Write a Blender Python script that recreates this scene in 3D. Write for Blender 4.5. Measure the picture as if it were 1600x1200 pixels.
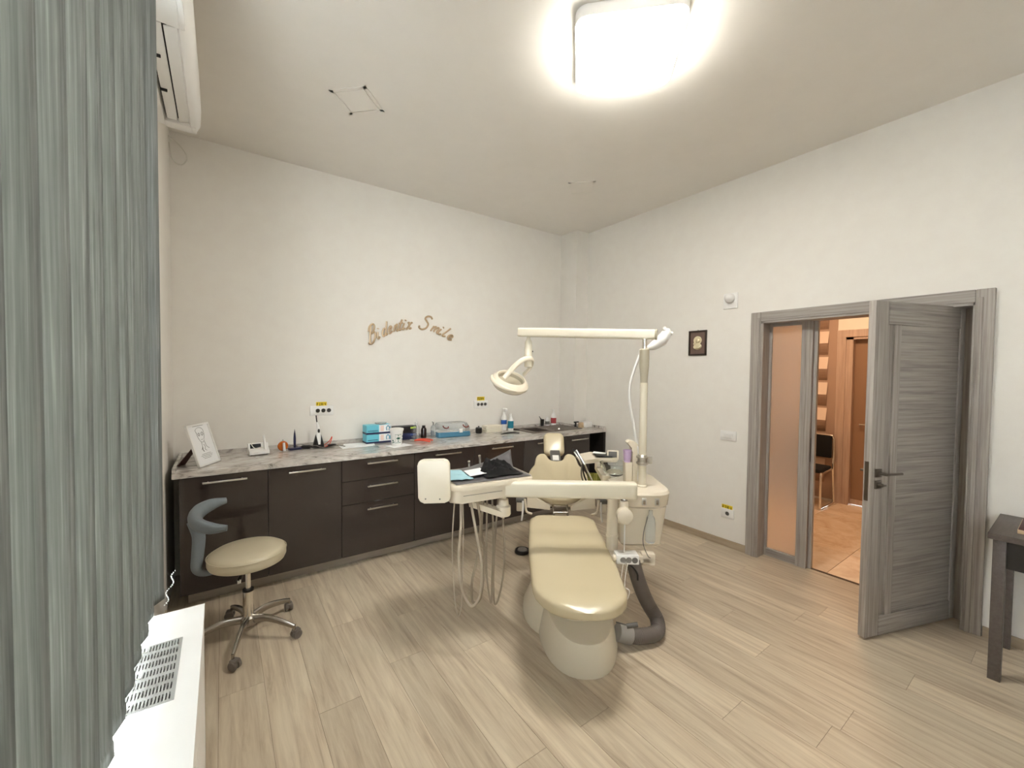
import bpy, bmesh, math, random
from mathutils import Vector, Matrix, Euler
random.seed(7)
PI = math.pi
S = bpy.context.scene
COL = S.collection
for o in list(bpy.data.objects): bpy.data.objects.remove(o)

# ------------------------------------------------------------------ camera
yaw, pit, rol = 0.95374, 0.02899, 0.0107
fw = Vector((math.cos(yaw)*math.cos(pit), math.sin(yaw)*math.cos(pit), -math.sin(pit)))
rt = Vector((math.sin(yaw), -math.cos(yaw), 0)); up = rt.cross(fw)
rt2 = rt*math.cos(rol)+up*math.sin(rol); up2 = rt2.cross(fw)
cd = bpy.data.cameras.new('camera'); cam = bpy.data.objects.new('camera', cd); COL.objects.link(cam)
cam.matrix_world = Matrix(((rt2.x, up2.x, -fw.x, 0), (rt2.y, up2.y, -fw.y, 0), (rt2.z, up2.z, -fw.z, 1.62), (0, 0, 0, 1)))
cd.sensor_fit = 'HORIZONTAL'; cd.sensor_width = 36; cd.lens = 36*639.57/1600; cd.clip_start = 0.02
S.camera = cam

# ------------------------------------------------------------------ world, light, exposure
w = bpy.data.worlds.new('sky'); S.world = w; w.use_nodes = True
bg = w.node_tree.nodes['Background']; bg.inputs[0].default_value = (0.93, 0.96, 1.0, 1); bg.inputs[1].default_value = 9.5
S.view_settings.view_transform = 'Standard'; S.view_settings.look = 'None'
S.view_settings.exposure = 1.84; S.view_settings.gamma = 1.0; S.view_settings.use_curve_mapping = False
LAMP_STRENGTH = 15.5
CORRIDOR_STRENGTH = 17.0

# ------------------------------------------------------------------ materials
def lin(c):
    return tuple(((x/255)/12.92 if x/255 <= .04045 else ((x/255+.055)/1.055)**2.4) for x in c)+(1,)
def mat(name, col, rough=.5, metal=0, spec=.5, **kw):
    m = bpy.data.materials.new(name); m.use_nodes = True
    b = m.node_tree.nodes['Principled BSDF']
    b.inputs['Base Color'].default_value = lin(col); b.inputs['Roughness'].default_value = rough
    b.inputs['Metallic'].default_value = metal; b.inputs['Specular IOR Level'].default_value = spec
    for k, v in kw.items(): b.inputs[k.replace('_', ' ')].default_value = v
    return m
def nodes(m): return m.node_tree.nodes, m.node_tree.links, m.node_tree.nodes['Principled BSDF']
def grain(m, cols, scale=(1, 1, 1), detail=6, nscale=1.0, rnd=False, bump=0.0, stops=None, distort=0.0, coord='Object', rough=None):
    n, l, b = nodes(m)
    tc = n.new('ShaderNodeTexCoord'); mp = n.new('ShaderNodeMapping'); mp.inputs['Scale'].default_value = scale
    if rnd:
        oi = n.new('ShaderNodeObjectInfo'); mu = n.new('ShaderNodeVectorMath'); mu.operation = 'MULTIPLY_ADD'
        cb = n.new('ShaderNodeCombineXYZ'); l.new(oi.outputs['Random'], cb.inputs[0]); l.new(oi.outputs['Random'], cb.inputs[1])
        mu.inputs[1].default_value = (37, 53, 0)
        l.new(cb.outputs[0], mu.inputs[0]); l.new(tc.outputs[coord], mu.inputs[2]); l.new(mu.outputs[0], mp.inputs[0])
    else: l.new(tc.outputs[coord], mp.inputs[0])
    nz = n.new('ShaderNodeTexNoise'); nz.inputs['Scale'].default_value = nscale; nz.inputs['Detail'].default_value = detail
    nz.inputs['Roughness'].default_value = .62; nz.inputs['Distortion'].default_value = distort
    l.new(mp.outputs[0], nz.inputs['Vector'])
    r = n.new('ShaderNodeValToRGB'); el = r.color_ramp.elements
    st = stops or [.3+.4*i/(len(cols)-1) for i in range(len(cols))]
    while len(el) < len(cols): el.new(.5)
    for i, c in enumerate(cols): el[i].position = st[i]; el[i].color = lin(c)
    l.new(nz.outputs['Fac'], r.inputs[0])
    out = r.outputs[0]
    if rnd:
        mr = n.new('ShaderNodeMapRange'); mr.inputs['To Min'].default_value = .86; mr.inputs['To Max'].default_value = 1.1
        l.new(oi.outputs['Random'], mr.inputs['Value'])
        mx = n.new('ShaderNodeVectorMath'); mx.operation = 'SCALE'; l.new(out, mx.inputs[0]); l.new(mr.outputs[0], mx.inputs['Scale']); out = mx.outputs[0]
    l.new(out, b.inputs['Base Color'])
    if bump:
        bp = n.new('ShaderNodeBump'); bp.inputs['Strength'].default_value = bump; bp.inputs['Distance'].default_value = .002
        l.new(nz.outputs['Fac'], bp.inputs['Height']); l.new(bp.outputs[0], b.inputs['Normal'])
    return m
def emit(name, col, s):
    m = bpy.data.materials.new(name); m.use_nodes = True; n, l, b = nodes(m)
    b.inputs['Base Color'].default_value = (1, 1, 1, 1)
    b.inputs['Emission Color'].default_value = col; b.inputs['Emission Strength'].default_value = s
    return m
M = {}
M['wall'] = grain(mat('wall_paint', (234, 230, 222), .85), [(233, 228, 220), (236, 232, 224)], nscale=9, bump=.05)
M['ceil'] = grain(mat('ceiling_paint', (215, 208, 196), .9), [(234, 229, 221), (237, 232, 224)], nscale=5)
M['floor'] = grain(mat('oak_laminate', (185, 165, 140), .42), [(164, 146, 124), (190, 173, 150), (202, 187, 163), (216, 202, 179)], scale=(22, 1.5, 1), nscale=1.3, rnd=True, bump=.12, stops=[.26, .42, .55, .74], distort=.5)
M['joint'] = mat('joint', (120, 104, 86), .8)
M['base'] = grain(mat('skirting', (170, 152, 128), .5), [(158, 140, 118), (182, 165, 141)], scale=(20, 2, 20), nscale=1.5)
M['doorv'] = grain(mat('grey_oak_vertical', (140, 132, 124), .45), [(136, 128, 121), (164, 156, 148), (182, 176, 168)], scale=(60, 60, 1.6), nscale=1.2, bump=.1)
M['doorh'] = grain(mat('grey_oak_horizontal', (140, 132, 124), .42), [(126, 120, 115), (158, 151, 144), (178, 172, 164)], scale=(1.6, 1.6, 60), nscale=1.2, bump=.1)
M['blind'] = grain(mat('blind_fabric', (120, 130, 126), .8), [(86, 92, 92), (114, 119, 118), (130, 135, 133), (176, 181, 178)], scale=(140, 140, 3.6), nscale=1.0, detail=8, rnd=True, bump=.2, stops=[.28, .45, .56, .78])
def add_transl(m, f, col):
    n, l, b = nodes(m); t = n.new('ShaderNodeBsdfTranslucent'); t.inputs[0].default_value = lin(col)
    mx = n.new('ShaderNodeMixShader'); mx.inputs[0].default_value = f
    o = [k for k in n if k.type == 'OUTPUT_MATERIAL'][0]
    l.new(b.outputs[0], mx.inputs[1]); l.new(t.outputs[0], mx.inputs[2]); l.new(mx.outputs[0], o.inputs[0])
add_transl(M['blind'], .22, (160, 162, 152))
M['cab'] = mat('cabinet_gloss', (58, 50, 47), .035, spec=.6)
M['cabside'] = mat('cabinet_dark', (30, 26, 25), .5)
M['black'] = mat('black_plastic', (22, 20, 20), .35)
M['blackmat'] = mat('black_cloth', (12, 11, 12), .95)
M['alu'] = mat('brushed_aluminium', (200, 196, 188), .32, 1)
M['plinth'] = grain(mat('plinth_metal', (175, 166, 153), .4, .3), [(160, 151, 138), (178, 169, 156)], scale=(1, 1, 80), nscale=2)
M['chrome'] = mat('chrome', (225, 222, 216), .12, 1)
M['steel'] = mat('polished_steel', (170, 165, 158), .25, 1)
M['nickel'] = mat('dark_nickel', (125, 118, 110), .3, 1)
M['white'] = mat('white_plastic', (236, 234, 230), .35)
M['whitem'] = mat('white_matte', (232, 230, 226), .7)
M['paper'] = mat('paper', (238, 238, 238), .8)
M['ivory'] = mat('ivory_plastic', (226, 215, 195), .25)
M['ivory2'] = mat('ivory_enamel', (229, 220, 200), .26)
M['beam'] = mat('arm_enamel', (228, 220, 200), .22)
M['greige'] = mat('greige_enamel', (182, 173, 152), .35)
M['seat'] = mat('beige_vinyl', (206, 192, 160), .24)
M['stool'] = mat('stool_vinyl', (190, 178, 152), .34)
M['bluegrey'] = mat('blue_grey_vinyl', (112, 120, 126), .5)
M['padgrey'] = mat('grey_pad', (98, 96, 92), .5)
M['hose'] = mat('hose_rubber', (176, 164, 146), .45)
M['hosedark'] = mat('hose_grey', (112, 106, 98), .45)
M['hosemid'] = mat('hose_taupe', (156, 144, 126), .45)
M['suction'] = mat('suction_hose_rubber', (104, 96, 90), .5)
M['cuff'] = mat('hose_cuff', (150, 146, 140), .5)
M['desk'] = grain(mat('desk_laminate', (92, 83, 78), .4), [(80, 72, 68), (100, 91, 85)], scale=(3, 30, 30), nscale=1.5)
M['glass'] = mat('clear_glass', (245, 250, 250), .03, Transmission_Weight=1.0, IOR=1.45)
M['frost'] = mat('frosted_glass', (250, 240, 228), .5, Transmission_Weight=.85, IOR=1.3)
M['clear'] = mat('clear_plastic', (246, 249, 249), .15, Transmission_Weight=.8, IOR=1.2)
M['top'] = grain(mat('marble_laminate', (170, 160, 150), .09), [(112, 106, 101), (184, 177, 170), (204, 198, 191), (222, 217, 211)], scale=(2.2, 5.5, 5.5), nscale=2.6, detail=10, stops=[.33, .42, .53, .7], distort=1.8)
M['sink'] = grain(mat('grey_granite_composite', (112, 102, 95), .45), [(98, 89, 83), (124, 114, 106)], nscale=220)
M['basin'] = mat('basin', (88, 80, 74), .4)
M['gold'] = mat('gold_acrylic', (186, 160, 126), .3, .15)
M['goldedge'] = mat('gold_edge', (206, 180, 148), .35, .2)
M['yellow'] = mat('yellow_sticker', (240, 212, 40), .5)
M['ink'] = mat('black_ink', (25, 22, 18), .6)
M['inkg'] = mat('grey_ink', (120, 118, 112), .7)
M['sockh'] = mat('socket_grey', (150, 146, 140), .7)  # plain mid grey for socket details and the pedal cap
M['green'] = mat('green_ink', (42, 100, 84), .6)
M['turq'] = mat('turquoise_card', (106, 196, 214), .5)
M['turq2'] = mat('turquoise_dark', (60, 150, 178), .5)
M['peach'] = mat('peach_print', (236, 208, 196), .6)
M['navy'] = mat('navy_card', (34, 42, 82), .5)
M['cardblack'] = mat('black_card', (28, 26, 30), .45)
M['lime'] = mat('lime_print', (178, 208, 70), .6)
M['blueprint'] = mat('blue_print', (52, 74, 130), .6)
M['orange'] = mat('orange_plastic', (222, 116, 28), .25, Transmission_Weight=.35)
M['red'] = mat('red_orange_handle', (222, 76, 48), .4)
M['redlabel'] = mat('red_label', (158, 48, 52), .6)
M['teal'] = mat('teal_label', (40, 142, 168), .6)
M['blue'] = mat('blue_label', (34, 84, 160), .6)
M['pen'] = mat('indigo_plastic', (30, 30, 66), .3)
M['maroon'] = mat('maroon_card', (78, 34, 28), .6)
M['brownb'] = mat('brown_bottle', (42, 24, 20), .15)
M['frame'] = mat('dark_wood_frame', (52, 38, 30), .4)
M['frameback'] = mat('brown_velvet', (112, 92, 82), .8)
M['relief'] = mat('silver_gilt', (224, 212, 178), .35, .35)
M['purple'] = mat('purple_cup', (214, 188, 224), .4)
M['mask'] = mat('mask_blue', (164, 204, 214), .85)
M['sheet'] = mat('grey_film', (96, 93, 94), .38)
M['olive'] = grain(mat('olive_fabric', (128, 126, 52), .85), [(72, 76, 28), (140, 138, 58), (186, 178, 96)], scale=(60, 60, 4), nscale=1.5)
M['screen'] = mat('dark_screen', (38, 42, 48), .1)
M['contbase'] = mat('blue_translucent_plastic', (86, 150, 184), .3, Transmission_Weight=.25)
M['brown'] = mat('brown_handle', (118, 44, 32), .4)
M['cream'] = mat('cream_paper', (232, 224, 206), .8)
M['cord'] = mat('cream_cord', (226, 222, 212), .5)
M['lamp'] = emit('lamp_diffuser', (1, .97, .90, 1), LAMP_STRENGTH)
M['lampframe'] = mat('lamp_rim', (245, 243, 240), .4)
M['corrlamp'] = emit('corridor_lamp_diffuser', (1, .68, .44, 1), CORRIDOR_STRENGTH)
M['tile'] = grain(mat('peach_marble', (222, 190, 158), .1), [(216, 184, 152), (236, 210, 180), (244, 224, 200)], nscale=2.6, detail=9, rnd=True, distort=2.2)
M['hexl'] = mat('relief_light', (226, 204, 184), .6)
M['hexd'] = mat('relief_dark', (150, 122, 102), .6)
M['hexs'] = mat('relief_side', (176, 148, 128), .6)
M['corrwall'] = mat('corridor_wall', (236, 228, 214), .8)
M['corrwood'] = grain(mat('corridor_door_wood', (190, 160, 140), .5), [(176, 150, 132), (202, 178, 160)], scale=(30, 30, 1.5), nscale=1.5)
M['corrleaf'] = mat('corridor_door_panel', (150, 118, 92), .35)
M['book'] = mat('maroon_leather', (82, 44, 46), .5)
M['beech'] = mat('pale_wood', (202, 176, 142), .5)
M['caster'] = mat('caster_plastic', (104, 96, 88), .4)
M['grille'] = mat('grey_grille', (158, 158, 154), .45)
M['slot'] = mat('slot_dark', (40, 40, 42), .7)
M['chain'] = mat('white_beads', (240, 240, 236), .5)

# ------------------------------------------------------------------ mesh helpers
MW = {}
def NB(): return bmesh.new()
def setmi(bm, n0, mi):
    bm.faces.ensure_lookup_table()
    for f in bm.faces[n0:]: f.material_index = mi
def box(bm, x0, x1, y0, y1, z0, z1, mi=0, bev=0, seg=2, M4=None):
    n0 = len(bm.faces)
    t = bmesh.new()
    r = bmesh.ops.create_cube(t, size=1)
    for v in t.verts:
        v.co = Vector((x0+(v.co.x+.5)*(x1-x0), y0+(v.co.y+.5)*(y1-y0), z0+(v.co.z+.5)*(z1-z0)))
    if bev: bmesh.ops.bevel(t, geom=t.edges[:], offset=bev, segments=seg, profile=.5, affect='EDGES', clamp_overlap=True)
    join(bm, t, mi, M4)
def join(bm, t, mi=0, M4=None):
    if M4 is not None: t.transform(M4)
    for f in t.faces: f.material_index = mi
    me = bpy.data.meshes.new('t'); t.to_mesh(me); t.free()
    bm.from_mesh(me); bpy.data.meshes.remove(me)
def joinraw(bm, t, M4=None):
    if M4 is not None: t.transform(M4)
    me = bpy.data.meshes.new('t'); t.to_mesh(me); t.free()
    bm.from_mesh(me); bpy.data.meshes.remove(me)
def frame_z(d):
    d = Vector(d).normalized(); return d.to_track_quat('Z', 'Y').to_matrix().to_4x4()
def lathe(bm, prof, c=(0, 0, 0), axis=(0, 0, 1), n=24, mi=0, sx=1, sy=1):
    t = bmesh.new(); rings = []
    for r, z in prof:
        if r < 1e-6: rings.append([t.verts.new((0, 0, z))])
        else: rings.append([t.verts.new((r*sx*math.cos(2*PI*i/n), r*sy*math.sin(2*PI*i/n), z)) for i in range(n)])
    bridge(t, rings)
    join(bm, t, mi, Matrix.Translation(c) @ frame_z(axis))
def bridge(t, rings, cap=True):
    for a, b in zip(rings, rings[1:]):
        if len(a) == 1 and len(b) == 1: continue
        n = max(len(a), len(b))
        for i in range(n):
            j = (i+1) % n
            if len(a) == 1: t.faces.new((a[0], b[i], b[j]))
            elif len(b) == 1: t.faces.new((a[i], a[j], b[0]))
            else: t.faces.new((a[i], a[j], b[j], b[i]))
    if cap:
        for r in (rings[0], rings[-1]):
            if len(r) > 2: t.faces.new(r)
def cyl(bm, p, q, r, r2=None, n=16, mi=0):
    p = Vector(p); q = Vector(q); L = (q-p).length
    lathe(bm, [(r, 0), (r if r2 is None else r2, L)], p, q-p, n, mi)
def smooth(P, k=6):
    P = [Vector(p) for p in P]
    if len(P) < 3: return P
    Q = [2*P[0]-P[1]]+P+[2*P[-1]-P[-2]]; out = []
    for i in range(1, len(Q)-2):
        for s in range(k):
            t = s/k; a, b, c, d = Q[i-1:i+3]
            out.append(.5*((2*b)+(c-a)*t+(2*a-5*b+4*c-d)*t*t+(3*b-a-3*c+d)*t**3))
    out.append(P[-1]); return out
def tube(bm, P, r, n=8, k=6, mi=0, sx=1, closed=False, up=None):
    P = smooth(P, k) if k else [Vector(p) for p in P]
    rr = r if isinstance(r, (list, tuple)) else None
    t = bmesh.new(); rings = []; prev = None
    for i, p in enumerate(P):
        d = (P[min(i+1, len(P)-1)]-P[max(i-1, 0)])
        if d.length < 1e-7: d = Vector((0, 0, 1))
        d.normalize()
        if prev is None:
            u = Vector(up) if up else (Vector((0, 0, 1)) if abs(d.z) < .9 else Vector((1, 0, 0)))
        else: u = prev
        u = (u-d*u.dot(d)).normalized(); prev = u; s = d.cross(u)
        if rr: f = i/(len(P)-1)*(len(rr)-1); a = int(min(f, len(rr)-2)); R = rr[a]+(rr[a+1]-rr[a])*(f-a)
        else: R = r
        rings.append([t.verts.new(p+u*R*math.cos(2*PI*j/n)+s*R*sx*math.sin(2*PI*j/n)) for j in range(n)])
    bridge(t, rings); join(bm, t, mi)
def prism(bm, pts, z0, z1, mi=0, bev=0, seg=3, M4=None):
    t = bmesh.new(); n = len(pts)
    a = [t.verts.new((p[0], p[1], z0)) for p in pts]; b = [t.verts.new((p[0], p[1], z1)) for p in pts]
    fa = t.faces.new(a); fb = t.faces.new(b)
    for i in range(n): t.faces.new((a[i], a[(i+1) % n], b[(i+1) % n], b[i]))
    if bev:
        ed = list(fa.edges)+list(fb.edges)
        bmesh.ops.bevel(t, geom=ed, offset=bev, segments=seg, profile=.5, affect='EDGES', clamp_overlap=True)
    join(bm, t, mi, M4)
def rrect(x0, x1, y0, y1, r, n=5):
    out = []
    for cx, cy, a0 in ((x1-r, y1-r, 0), (x0+r, y1-r, 90), (x0+r, y0+r, 180), (x1-r, y0+r, 270)):
        for i in range(n+1):
            a = math.radians(a0+90*i/n); out.append((cx+r*math.cos(a), cy+r*math.sin(a)))
    return out
def loft(bm, rings, mi=0, M4=None):
    t = bmesh.new(); R = [[t.verts.new(p) for p in r] for r in rings]; bridge(t, R); join(bm, t, mi, M4)
def superring(c, ax, bx, ra, rb, e=3.0, n=28):
    out = []
    for i in range(n):
        a = 2*PI*i/n; ca, sa = math.cos(a), math.sin(a)
        out.append(Vector(c)+Vector(ax)*ra*math.copysign(abs(ca)**(2/e), ca)+Vector(bx)*rb*math.copysign(abs(sa)**(2/e), sa))
    return out
def text_bm(s, size, ext=.0005, shear=0, bold=0):
    cu = bpy.data.curves.new('t', 'FONT'); cu.body = s; cu.size = size; cu.extrude = ext; cu.shear = shear; cu.offset = bold
    cu.align_x = 'CENTER'; cu.align_y = 'CENTER'; cu.resolution_u = 3
    o = bpy.data.objects.new('t', cu); COL.objects.link(o)
    dg = bpy.context.evaluated_depsgraph_get(); dg.update()
    me = bpy.data.meshes.new_from_object(o.evaluated_get(dg)); bm = bmesh.new(); bm.from_mesh(me)
    bpy.data.objects.remove(o); bpy.data.curves.remove(cu); bpy.data.meshes.remove(me)
    return bm
def tag(o, label=None, cat=None, group=None, kind=None):
    if label: o['label'] = label
    if cat: o['category'] = cat
    if group: o['group'] = group
    if kind: o['kind'] = kind
    return o
def thing(name, label, cat, loc=(0, 0, 0), rot=(0, 0, 0), group=None, kind=None):
    o = bpy.data.objects.new(name, None); COL.objects.link(o); o.empty_display_size = .05
    o.location = loc; o.rotation_euler = rot
    MW[o.name] = Matrix.Translation(loc) @ Euler(rot).to_matrix().to_4x4()
    return tag(o, label, cat, group, kind)
def obj(name, bm, m, parent=None, local=False, sm=True, label=None, kind=None, loc=None, rot=(0, 0, 0), flip=True):
    """bm in world coordinates unless local; loc gives the origin of a top-level mesh"""
    if flip: bmesh.ops.recalc_face_normals(bm, faces=bm.faces[:])
    P = MW.get(parent.name, Matrix()) if parent else Matrix()
    L = Matrix.Translation(loc or (0, 0, 0)) @ Euler(rot).to_matrix().to_4x4()
    if not local: bm.transform((P @ L).inverted())
    me = bpy.data.meshes.new(name); bm.to_mesh(me); bm.free()
    for k in (m if isinstance(m, (list, tuple)) else [m]): me.materials.append(M[k] if isinstance(k, str) else k)
    if sm:
        for p in me.polygons: p.use_smooth = True
        try: me.set_sharp_from_angle(angle=math.radians(38))
        except Exception: pass
    o = bpy.data.objects.new(name, me); COL.objects.link(o)
    o.parent = parent; o.location = L.translation; o.rotation_euler = rot
    MW[o.name] = P @ L
    return tag(o, label, kind=kind)
def solo(name, bm, m, label, cat, loc, group=None, local=True, rot=(0, 0, 0), sm=True):
    return tag(obj(name, bm, m, None, local, sm, loc=loc, rot=rot), label, cat, group)
def struct(name, bm, m, label, sm=False, loc=None):
    o = obj(name, bm, m, sm=sm, loc=loc); return tag(o, label, 'room', kind='structure')
def B(*a, **k): bm = NB(); box(bm, *a, **k); return bm
def LB(*a, **k): bm = NB(); lathe(bm, *a, **k); return bm
def TB(*a, **k): bm = NB(); tube(bm, *a, **k); return bm
def dup(root, loc, rot=None, label=None, group=None):
    r = root.copy(); COL.objects.link(r); r.location = loc
    if rot is not None: r.rotation_euler = rot
    if label: r['label'] = label
    if group: r['group'] = group
    for ch in list(root.children):
        c = ch.copy(); COL.objects.link(c); c.parent = r
        for g in list(ch.children):
            d = g.copy(); COL.objects.link(d); d.parent = c
    return r

XL, XR, YB, YF, ZC = -.31, 3.878, 4.083, -2.4, 3.419
# ------------------------------------------------------------------ room shell
fl = struct('floor', B(XL-.3, XR+.17, YF-.1, YB+.1, -.1, -.002), 'joint', 'pale oak laminate floor of the surgery', loc=(0, 0, 0))
PW = .193; joints = {0: 2.05, 1: 1.42, 2: .9, 3: 2.6, 4: 2.05, 5: 1.3, 6: .35, 7: 1.75, 8: .95, 9: .64, 10: 1.9, 11: 1.06, 12: 1.366, 13: .5, 14: 1.078, 15: 2.3, 16: 1.63, 17: .8}
def plank(x0, x1, y0, y1):
    cx, cy = (x0+x1)/2, (y0+y1)/2
    bm = NB(); box(bm, x0-cx+.0007, x1-cx-.0007, y0-cy+.0007, y1-cy-.0007, -.0019, 0)
    o = obj('plank', bm, 'floor', fl, local=True, sm=False, loc=(cx, cy, 0)); return o
k = -4
while .361+PW*k < XR+.15:
    xa, xb = max(.361+PW*k, XL), min(.361+PW*(k+1), XR+.15)
    jn = joints.get(k, 1.0+((k*0.53) % 1.2)); ys = [jn+1.29*i for i in range(-4, 4)]
    ed = [YF]+[y for y in ys if YF+.05 < y < YB-.05]+[YB]
    for a, b in zip(ed, ed[1:]): plank(xa, xb, a, b)
    k += 1
struct('ceiling', B(XL-.3, XR+.17, YF-.1, YB+.1, ZC, ZC+.12), 'ceil', 'plain off-white ceiling')
struct('wall_back', B(XL-.3, XR+.17, YB, YB+.15, 0, ZC), 'wall', 'white wall behind the worktop')
struct('wall_front', B(XL-.3, XR+.17, YF-.15, YF, 0, ZC), 'wall', 'white wall behind the camera')
DZ = 2.105; DY0, DY1 = .40, 1.70
bm = NB(); box(bm, XR, XR+.15, DY1, YB, 0, ZC); box(bm, XR, XR+.15, DY0, DY1, DZ, ZC); box(bm, XR, XR+.15, YF, DY0, 0, ZC)
struct('wall_right', bm, 'wall', 'white wall with the grey door')
WY0, WY1, WZ0, WZ1 = -1.2, 1.62, .86, 3.05
bm = NB(); box(bm, XL-.3, XL, WY1, YB, 0, ZC); box(bm, XL-.3, XL, YF, WY0, 0, ZC)
box(bm, XL-.3, XL, WY0, WY1, 0, WZ0-.03); box(bm, XL-.3, XL, WY0, WY1, WZ1, ZC)
struct('wall_left', bm, 'wall', 'white window wall at the left')
struct('trim_1', B(3.668, XR, 3.789, YB, 0, ZC), 'wall', 'boxed pillar in the far corner')
bm = NB(); box(bm, XR-.012, XR, 1.76, 3.789, 0, .063); box(bm, XR-.012, XR, YF, .34, 0, .063)
struct('baseboard_right', bm, 'base', 'pale wood-effect skirting along the right wall')
struct('baseboard_left', B(XL, XL+.012, WY1, 3.4, 0, .063), 'base', 'pale wood-effect skirting along the left wall')
# window behind the blinds
wn = thing('window_1', 'white framed window behind the blinds', 'window', (XL-.2, .2, WZ0), kind='structure')
bm = NB()
for y0, y1 in ((WY0, WY0+.07), (.17, .25), (WY1-.07, WY1)): box(bm, XL-.24, XL-.17, y0, y1, WZ0-.03, WZ1)
box(bm, XL-.24, XL-.17, WY0, WY1, WZ0-.03, WZ0+.05); box(bm, XL-.24, XL-.17, WY0, WY1, WZ1-.07, WZ1)
obj('window_frame', bm, 'white', wn, sm=False)
for y0, y1 in ((WY0+.07, .17), (.25, WY1-.07)): obj('pane', B(XL-.21, XL-.205, y0, y1, WZ0+.05, WZ1-.07), 'glass', wn, sm=False)

# ------------------------------------------------------------------ ceiling lamp and access panels
CA = math.radians(-44.6)
lt = thing('ceiling_lamp', 'square white rounded ceiling lamp, switched on', 'lamp', (1.81, 1.51, ZC), (0, 0, CA))
h = .272
bm = NB(); prism(bm, rrect(-h, h, -h, h, .06), -.058, 0, bev=.004); obj('rim', bm, 'lampframe', lt, local=True)
bm = NB(); prism(bm, rrect(-h+.006, h-.006, -h+.006, h-.006, .056), -.085, -.058, bev=.012); obj('diffuser', bm, 'lamp', lt, local=True)
for (x, y) in ((-.1, h+.004), (.12, h+.004)): obj('clip', B(x-.01, x+.01, y-.006, y+.006, -.03, -.005, bev=.003), 'lampframe', lt, local=True)
pn = None
for (x, y), lab in (((.755, 2.88), 'small square ceiling access panel nearest the window side'), ((2.87, 2.905), 'small square ceiling access panel nearest the far corner')):
    pn = thing('ceiling_panel', lab, 'access panel', (x, y, ZC), (0, 0, CA))
    bm = NB()
    for a in (-1, 1): box(bm, a*.115-.012, a*.115+.012, -.127, .127, -.004, 0); box(bm, -.127, .127, a*.115-.012, a*.115+.012, -.004, 0)
    obj('panel_frame', bm, 'ceil', pn, local=True, sm=False)
    obj('panel_plate', B(-.1, .1, -.1, .1, -.003, 0), 'ceil', pn, local=True, sm=False)

# ------------------------------------------------------------------ corridor
cf = struct('floor_corridor', B(4.03, 6.6, -1.2, 3.6, -.1, -.003), 'joint', 'corridor slab under marble tiles')
ty = -1.2
for i in range(5):
    for j in range(9):
        bm = NB(); box(bm, -.2985, .2985, -.2985, .2985, -.003, 0)
        xa = 4.03+.6*i+.3; ya = -1.2+.6*j+.3
        if xa > 6.6: continue
        if ya > 3.6: continue
        obj('tile', bm, 'tile', cf, local=True, sm=False, loc=(xa, ya, 0))
struct('wall_corridor', B(6.4, 6.55, 1.80, 3.6, 0, 2.9), 'corrwall', 'corridor wall seen through the doorway')
bm = NB(); box(bm, 6.4, 6.55, -1.2, 1.05, 0, 2.9); box(bm, 6.4, 6.55, 1.05, 1.80, 2.15, 2.9); struct('wall_corridor_right', bm, 'corrwall', 'corridor wall past the second door')
bm = NB(); box(bm, 4.03, 6.55, 3.6, 3.7, 0, 2.9); box(bm, 4.03, 6.55, -1.3, -1.2, 0, 2.9); struct('wall_corridor_ends', bm, 'corrwall', 'end walls of the corridor')
struct('ceiling_corridor', B(4.03, 6.55, -1.3, 3.7, 2.9, 3.0), 'corrwall', 'corridor ceiling')
cl = thing('corridor_lamp', 'warm square lamp on the corridor ceiling', 'lamp', (5.2, 1.6, 2.9))
obj('rim', B(-.22, .22, -.22, .22, -.03, 0, bev=.005), 'lampframe', cl, local=True); obj('diffuser', B(-.2, .2, -.2, .2, -.06, -.03, bev=.008), 'corrlamp', cl, local=True)
# hexagon relief wall covering: every prism is a piece
hw = thing('relief_wall_panel', 'sculpted hexagon relief covering on the corridor wall', 'wall panel', (6.4, 2.4, 0))
PY, PZ = .165, .33
def hexbm():
    bm = NB(); t = bmesh.new(); W, H = PY*.42, PZ*.5; d = .055
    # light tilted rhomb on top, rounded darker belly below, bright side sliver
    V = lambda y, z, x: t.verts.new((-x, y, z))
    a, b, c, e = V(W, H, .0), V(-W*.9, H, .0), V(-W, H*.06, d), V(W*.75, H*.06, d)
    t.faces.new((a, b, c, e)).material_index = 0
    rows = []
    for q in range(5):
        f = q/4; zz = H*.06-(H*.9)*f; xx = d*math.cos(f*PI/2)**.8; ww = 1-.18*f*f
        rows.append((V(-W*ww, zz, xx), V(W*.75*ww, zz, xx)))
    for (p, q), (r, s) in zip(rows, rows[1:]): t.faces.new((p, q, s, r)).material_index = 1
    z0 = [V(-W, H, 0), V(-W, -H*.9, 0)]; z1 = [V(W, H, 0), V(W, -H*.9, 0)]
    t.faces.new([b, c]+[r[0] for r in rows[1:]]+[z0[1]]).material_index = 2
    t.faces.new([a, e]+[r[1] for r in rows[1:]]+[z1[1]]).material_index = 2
    joinraw(bm, t); return bm
h0 = None
for i in range(9):
    for j in range(8):
        y = 2.015+PY*i; z = .375+PZ*j
        if z+.16 > 2.75: continue
        if h0 is None:
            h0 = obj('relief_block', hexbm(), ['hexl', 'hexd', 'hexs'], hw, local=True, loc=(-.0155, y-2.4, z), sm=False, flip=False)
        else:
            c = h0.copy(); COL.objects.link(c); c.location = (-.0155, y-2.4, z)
obj('backing', B(6.385, 6.398, 1.864, 3.55, .03, 2.8), 'hexs', hw, sm=False)
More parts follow.
